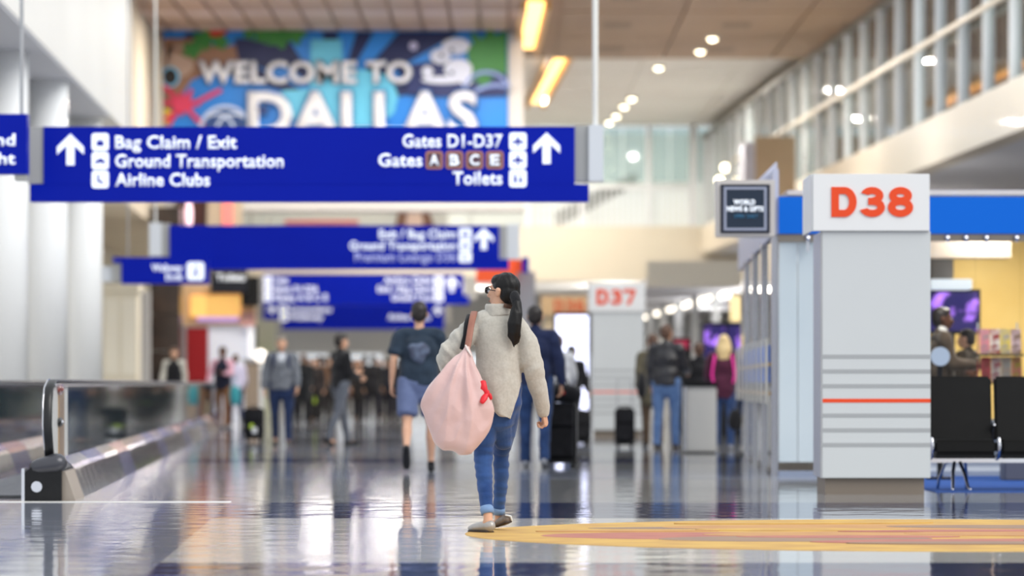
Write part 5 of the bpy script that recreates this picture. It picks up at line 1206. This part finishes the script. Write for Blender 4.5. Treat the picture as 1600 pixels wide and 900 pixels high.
# hair
q = NB()
def hb2(c, r):
    e = NB(); ball(e, c, r, 26); join(q, e, HMw); e.free()
hb2((0, -.024, .040), (.080, .094, .088)); hb2((0, -.050, .000), (.077, .066, .080)); hb2((0, .012, .070), (.070, .072, .047)); hb2((0, -.080, -.048), (.042, .036, .036))
tail = [W(805, 462, -.075), W(808, 474, -.125), W(807, 490, -.15), W(804, 506, -.158), W(803, 520, -.155), W(806, 532, -.15)]
tube(q, tail, [(.026, .026), (.028, .026), (.042, .034), (.046, .036), (.042, .030), (.020, .016)], 22)
for k in range(5): tube(q, [tail[3]+Vector((.012*(k-2), 0, 0)), tail[4]+Vector((.017*(k-2), 0, -.02)), tail[5]+Vector((.010*(k-2), .004*k, -.012-.010*((k*3) % 4)))], [.014, .011, .004], 8)
def strands(c, n): return .0012*math.sin(170*(c.x*.8+c.y*.6)+4*noise.noise(c*9))+.0015*noise.noise(Vector((c.x*70, c.y*70, c.z*10)))
mk('hair', remesh(q, .0048, 3, disp=strands), HAIRB, wo, local=True, smooth=True)
q = NB(); tube(q, [W(804, 462, -.085), W(807, 472, -.115)], [.033, .031], 14); mk('hair_tie', q, BLACKCL, wo, local=True, smooth=True)
# jeans
JE = mat('bright_denim', (36, 66, 120), .85, col2=(58, 92, 150), scale=5, bump=.0035, bscale=26, spec=.2, sheen=.2)
JC = cloth('denim_cuff', (112, 142, 184), (128, 158, 198), .002, 40)
q = NB()
tube(q, [W(779, 650, .02), W(779, 632, .01), W(779, 600), W(779, 580)], [(.115, .105), (.15, .13), (.15, .12), (.13, .10)], 22)
tube(q, [LL[0], W(757, 680, .03), LL[1], LL[2], W(761, 796, -.05)], [.092, .077, .061, .052, .041], 20)
tube(q, [RL[0], W(790, 675, .12), RL[1], RL[2], W(779, 794, .39)], [.090, .070, .054, .048, .038], 20)
tube(q, [W(782, 655, .03), W(786, 690, .12)], [.085, .06], 18)
def folds(c, n):
    v = noise.noise(Vector((c.x*9, c.y*9, c.z*26)))*.005+noise.noise(c*14)*.003
    for zk in (.50, .30): v += .006*math.exp(-((c.z-zk)/.10)**2)*noise.noise(Vector((c.x*8, c.y*6, c.z*34)))
    return v
mk('jeans', remesh(q, .0058, 3, disp=folds), JE, wo, local=True, smooth=True)
for a, b, r in ((W(760, 791, -.045), W(762, 803, -.06), .044), (W(779, 790, .385), W(779, 802, .405), .042)):
    q = NB(); tube(q, [a, a.lerp(b, .5), b], [r-.002, r, r-.001], 20, cap=False); mk('cuff', q, JC, wo, local=True, smooth=True, label='pale rolled denim cuff')
# shoes
SILV = mat('silver_leather', (176, 172, 168), .32, .35, col2=(160, 156, 152), scale=9, bump=.001, bscale=40)
SOLE = mat('dark_sole', (58, 46, 40), .6)
q = NB(); c0 = Vector((LL[4].x+.012, LL[4].y-.015, .046))
tube(q, [c0, c0+fl_toe*.07+Vector((0, 0, -.004)), c0+fl_toe*.14+Vector((0, 0, -.012)), c0+fl_toe*.195+Vector((0, 0, -.020))], [(.036, .040), (.038, .034), (.040, .028), (.026, .018)], 18, ref=(.75, .62, 0))
mk('shoe', remesh(q, .005, 2), SILV, wo, local=True, smooth=True, label='silver-grey flat shoe')
q = NB(); tube(q, [c0+Vector((0, 0, -.038)), c0+fl_toe*.13+Vector((0, 0, -.038)), c0+fl_toe*.20+Vector((0, 0, -.038))], [(.036, .007), (.040, .007), (.026, .007)], 16, ref=(.75, .62, 0)); mk('sole', q, SOLE, wo, local=True)
q = NB(); hl = W(791, 811, .33); toe = W(771, 824, .50); toe.z = .030
tube(q, [hl, hl.lerp(toe, .35), hl.lerp(toe, .75), toe], [(.034, .034), (.036, .030), (.040, .026), (.026, .016)], 18, ref=(.62, .78, 0))
mk('shoe', remesh(q, .005, 2), mat('grey_leather', (112, 100, 92), .45, col2=(128, 116, 106), scale=9), wo, local=True, smooth=True, label='taupe-grey flat shoe with lifted heel')
q = NB(); o = Vector((.012, -.022, -.018)); tube(q, [hl+o, hl.lerp(toe, .4)+o, toe+o*.6], [(.030, .009), (.034, .008), (.026, .006)], 16, ref=(.62, .78, 0)); mk('sole', q, SOLE, wo, local=True)
q = NB(); o = Vector((.016, -.034, .004)); tube(q, [hl+o+Vector((-.02, 0, .022)), hl+o+Vector((.012, 0, .016)), hl+o+Vector((.018, .01, -.01))], [.006]*3, 8); mk('heel_trim', q, PILW, wo, local=True, smooth=True)
# pullover
FL = mat('beige_fleece', (178, 173, 163), .95, col2=(188, 183, 173), scale=60, bump=.0015, bscale=90, spec=.1, sheen=.5, detail=6)
q = NB()
tube(q, [W(781, 668), W(781, 640), W(780, 610), W(779, 585), W(779, 560), W(778, 535), W(779, 515), W(779, 500), W(779, 492)],
     [(.140, .13), (.150, .145), (.152, .150), (.148, .145), (.148, .135), (.155, .125), (.165, .11), (.135, .095), (.085, .08)], 32)
def cut(bm, p, q2):
    """slant the hem: drop what lies below the line p -> q2"""
    a, b = W(*p), W(*q2); dv = b-a; n = Vector((-dv.z, 0, dv.x)).normalized()
    r = bmesh.ops.bisect_plane(bm, geom=list(bm.verts)+list(bm.edges)+list(bm.faces), plane_co=a, plane_no=n, clear_inner=True)
    bmesh.ops.holes_fill(bm, edges=[e for e in bm.edges if e.is_boundary])
cut(q, (730, 622), (799, 657)); cut(q, (797, 659), (819, 588))
tube(q, [shL+Vector((-.005, 0, .0)), W(760, 499), W(779, 496), W(800, 500), shR], [.066, .066, .07, .066, .066], 16, ref=(0, 1, 0))
tube(q, [shR, W(822, 535, -.02), W(831, 568, -.03), W(835, 585, -.02), W(842, 612, .02), W(848, 636, .05), W(849, 643, .06)], [.068, .078, .074, .066, .060, .048, .043], 18)
tube(q, [shL, W(722, 530, -.03), W(703, 552, -.05), W(698, 562, -.03), W(705, 580, .04), W(712, 594, .12)], [.070, .080, .078, .074, .066, .052], 18)
def fleece(c, n):
    v = 0
    v += .007*noise.noise(Vector((c.x*13, c.y*6, c.z*4)))+.004*noise.noise(c*17)
    if c.x < -.13 : v += .009*noise.noise(Vector(((c.z*.9+c.x*1.2)*22, (c.x-c.z)*5, c.y*5)))*min(1, (-.13-c.x)*12)*1.6
    if c.x > .19 and c.z < 1.25: v += .012*noise.noise(Vector(((c.z*.95-c.x*.5)*20, (c.x+c.z)*5, c.y*5)))*math.exp(-((c.z-1.06)/.12)**2)
    if abs(c.x-.03) < .14 and c.z < 1.2: v += .007*math.sin(c.x*42+3*noise.noise(c*4))*min(1, (1.2-c.z)*3)
    return v
sw = remesh(q, .0062, 4, disp=fleece)
mk('pullover', sw, FL, wo, local=True, smooth=True)
q = NB(); tube(q, [W(779, 494), W(778, 486, .0), W(777.5, 478, .0), W(777.5, 475, .0)], [(.092, .088), (.086, .084), (.082, .080), (.078, .076)], 32, cap=False)
mk('collar', remesh(q, .0062, 3, disp=lambda c, n: .003*noise.noise(c*20)), FL, wo, local=True, smooth=True)
q = NB(); tube(q, [W(839, 640, .05), W(860, 640, .05)], [.004, .004], 6) ; q.free()
q = NB(); tube(q, [W(788, 477, -.084), W(800, 480, -.07)], [(.004, .014)]*2, 8, ref=(0, 1, 0)); mk('neck_tab', q, HAIRBR, wo, local=True)
# ---- pink bag
bo = W(718, 711, -.26)
bag = thing('tote_bag', 'big dusty pink gathered shoulder bag with a red bow print', 'bag', tuple(wo.location+bo))
BR = [(541, 727, 734), (548, 721, 736), (560, 707, 743), (575, 692, 750), (590, 677, 756), (605, 666, 762), (622, 659, 768), (640, 659, 770), (658, 664, 769), (675, 671, 765), (690, 677, 757), (701, 688, 747), (708, 706, 737), (711, 716, 731)]
def crom(a, b, c, d, t): return .5*((2*b)+(c-a)*t+(2*a-5*b+4*c-d)*t*t+(3*b-a-3*c+d)*t**3)
B2 = []
for i in range(len(BR)-1):
    p0, p1, p2, p3 = BR[max(i-1, 0)], BR[i], BR[i+1], BR[min(i+2, len(BR)-1)]
    for j in range(4): B2.append(tuple(crom(p0[k], p1[k], p2[k], p3[k], j/4) for k in range(3)))
BR = B2+[BR[-1]]
q = NB(); rings = []; n = 72; bz = []
for (py, xl, xr) in BR:
    c = W((xl+xr)/2, py, -.26); rx = (xr-xl)/484*.99; ry = max(.02, .155*math.tanh(rx*.72/.155*1.1)); bz.append((c.z, c.x, rx, ry))
    rings.append([q.verts.new(c-bo+Vector((rx*math.cos(2*math.pi*k/n), ry*math.sin(2*math.pi*k/n), 0))) for k in range(n)])
for i in range(len(rings)-1):
    for k in range(n): q.faces.new((rings[i][k], rings[i][(k+1) % n], rings[i+1][(k+1) % n], rings[i+1][k]))
q.faces.new(rings[0][::-1]); q.faces.new(rings[-1])
ztop = bz[0][0]-bo.z
def bagfold(c, n_):
    a = math.atan2(c.x-.045, max(.02, ztop-c.z+.04)); t = ztop-c.z
    v = (.022*(.6-abs(math.sin(a*11+2.2*noise.noise(c*2.5))))+.012*noise.noise(Vector((a*9, t*2.5, 3))))*math.exp(-((t-.24)/.34)**2)*min(1, t*8)
    v += .010*noise.noise(Vector((c.x*7+c.z*2, c.y*5, c.z*3-c.x*2)))+.003*noise.noise(c*16)
    v -= .016*abs(noise.noise(Vector((c.x*10-c.z*3, c.y*6, c.z*4+c.x*3))))
    return v*min(1, t*10+.15)
PINK = mat('dusty_pink', (206, 172, 169), .6, col2=(212, 179, 175), scale=3, bump=.003, bscale=18, sheen=.3)
mk('pouch', remesh(q, .007, 4, disp=bagfold), PINK, bag, local=True, smooth=True)
q = NB(); tube(q, [W(730, 547, -.26)-bo, W(733, 530, -.20)-bo, W(736, 510, -.14)-bo, W(739, 495, -.085)-bo, W(741, 487, -.02)-bo, W(741, 492, .06)-bo], [(.020, .006), (.021, .005), (.021, .005), (.022, .005), (.022, .005), (.022, .005)], 10); LEB = mat('brown_leather', (150, 98, 80), .5, col2=(138, 88, 72), scale=12); mk('shoulder_strap', q, LEB, bag, local=True, smooth=True)
q = NB(); tube(q, [W(722, 545, -.16)-bo, W(727, 525, -.13)-bo, W(729, 505, -.10)-bo, W(733, 492, -.04)-bo, W(734, 492, .05)-bo], [(.016, .006)]*5, 10); mk('inner_strap', q, BLACKCL, bag, local=True, smooth=True, label='black second strap')
q = NB(); tube(q, [W(728, 540, -.28)-bo, W(732, 548, -.285)-bo, W(737, 556, -.30)-bo], [.006, .007, .004], 8); mk('drawstring', q, mat('cord_white', (226, 214, 208), .7), bag, local=True, smooth=True)
def bsurf(px, py, off=.02):
    z = W(px, py, -.26).z
    for i in range(len(bz)-1):
        if bz[i][0] >= z >= bz[i+1][0]:
            t = (bz[i][0]-z)/(bz[i][0]-bz[i+1][0]); cx, rx, ry = [bz[i][j]*(1-t)+bz[i+1][j]*t for j in (1, 2, 3)]; break
    x = W(px, py, -.26).x; u = max(-1, min(1, (x-cx)/rx)); return Vector((x, -.26-(ry)*math.sqrt(max(0, 1-u*u))-off, z))-bo
RED = mat('bow_red', (216, 24, 40), .5)
for pts, r in (([(755, 597), (756, 606), (760, 614)], (.020, .024, .014)), ([(762, 612), (757, 622), (754, 628)], (.014, .022, .016)), ([(765, 617), (767, 622)], (.014, .012))):
    q = NB(); tube(q, [bsurf(*p, off=.008) for p in pts], [(a, .012) for a in r[:len(pts)]], 12); mk('bow_print', q, RED, bag, local=True, smooth=True, label='red bow shape on the pink bag')
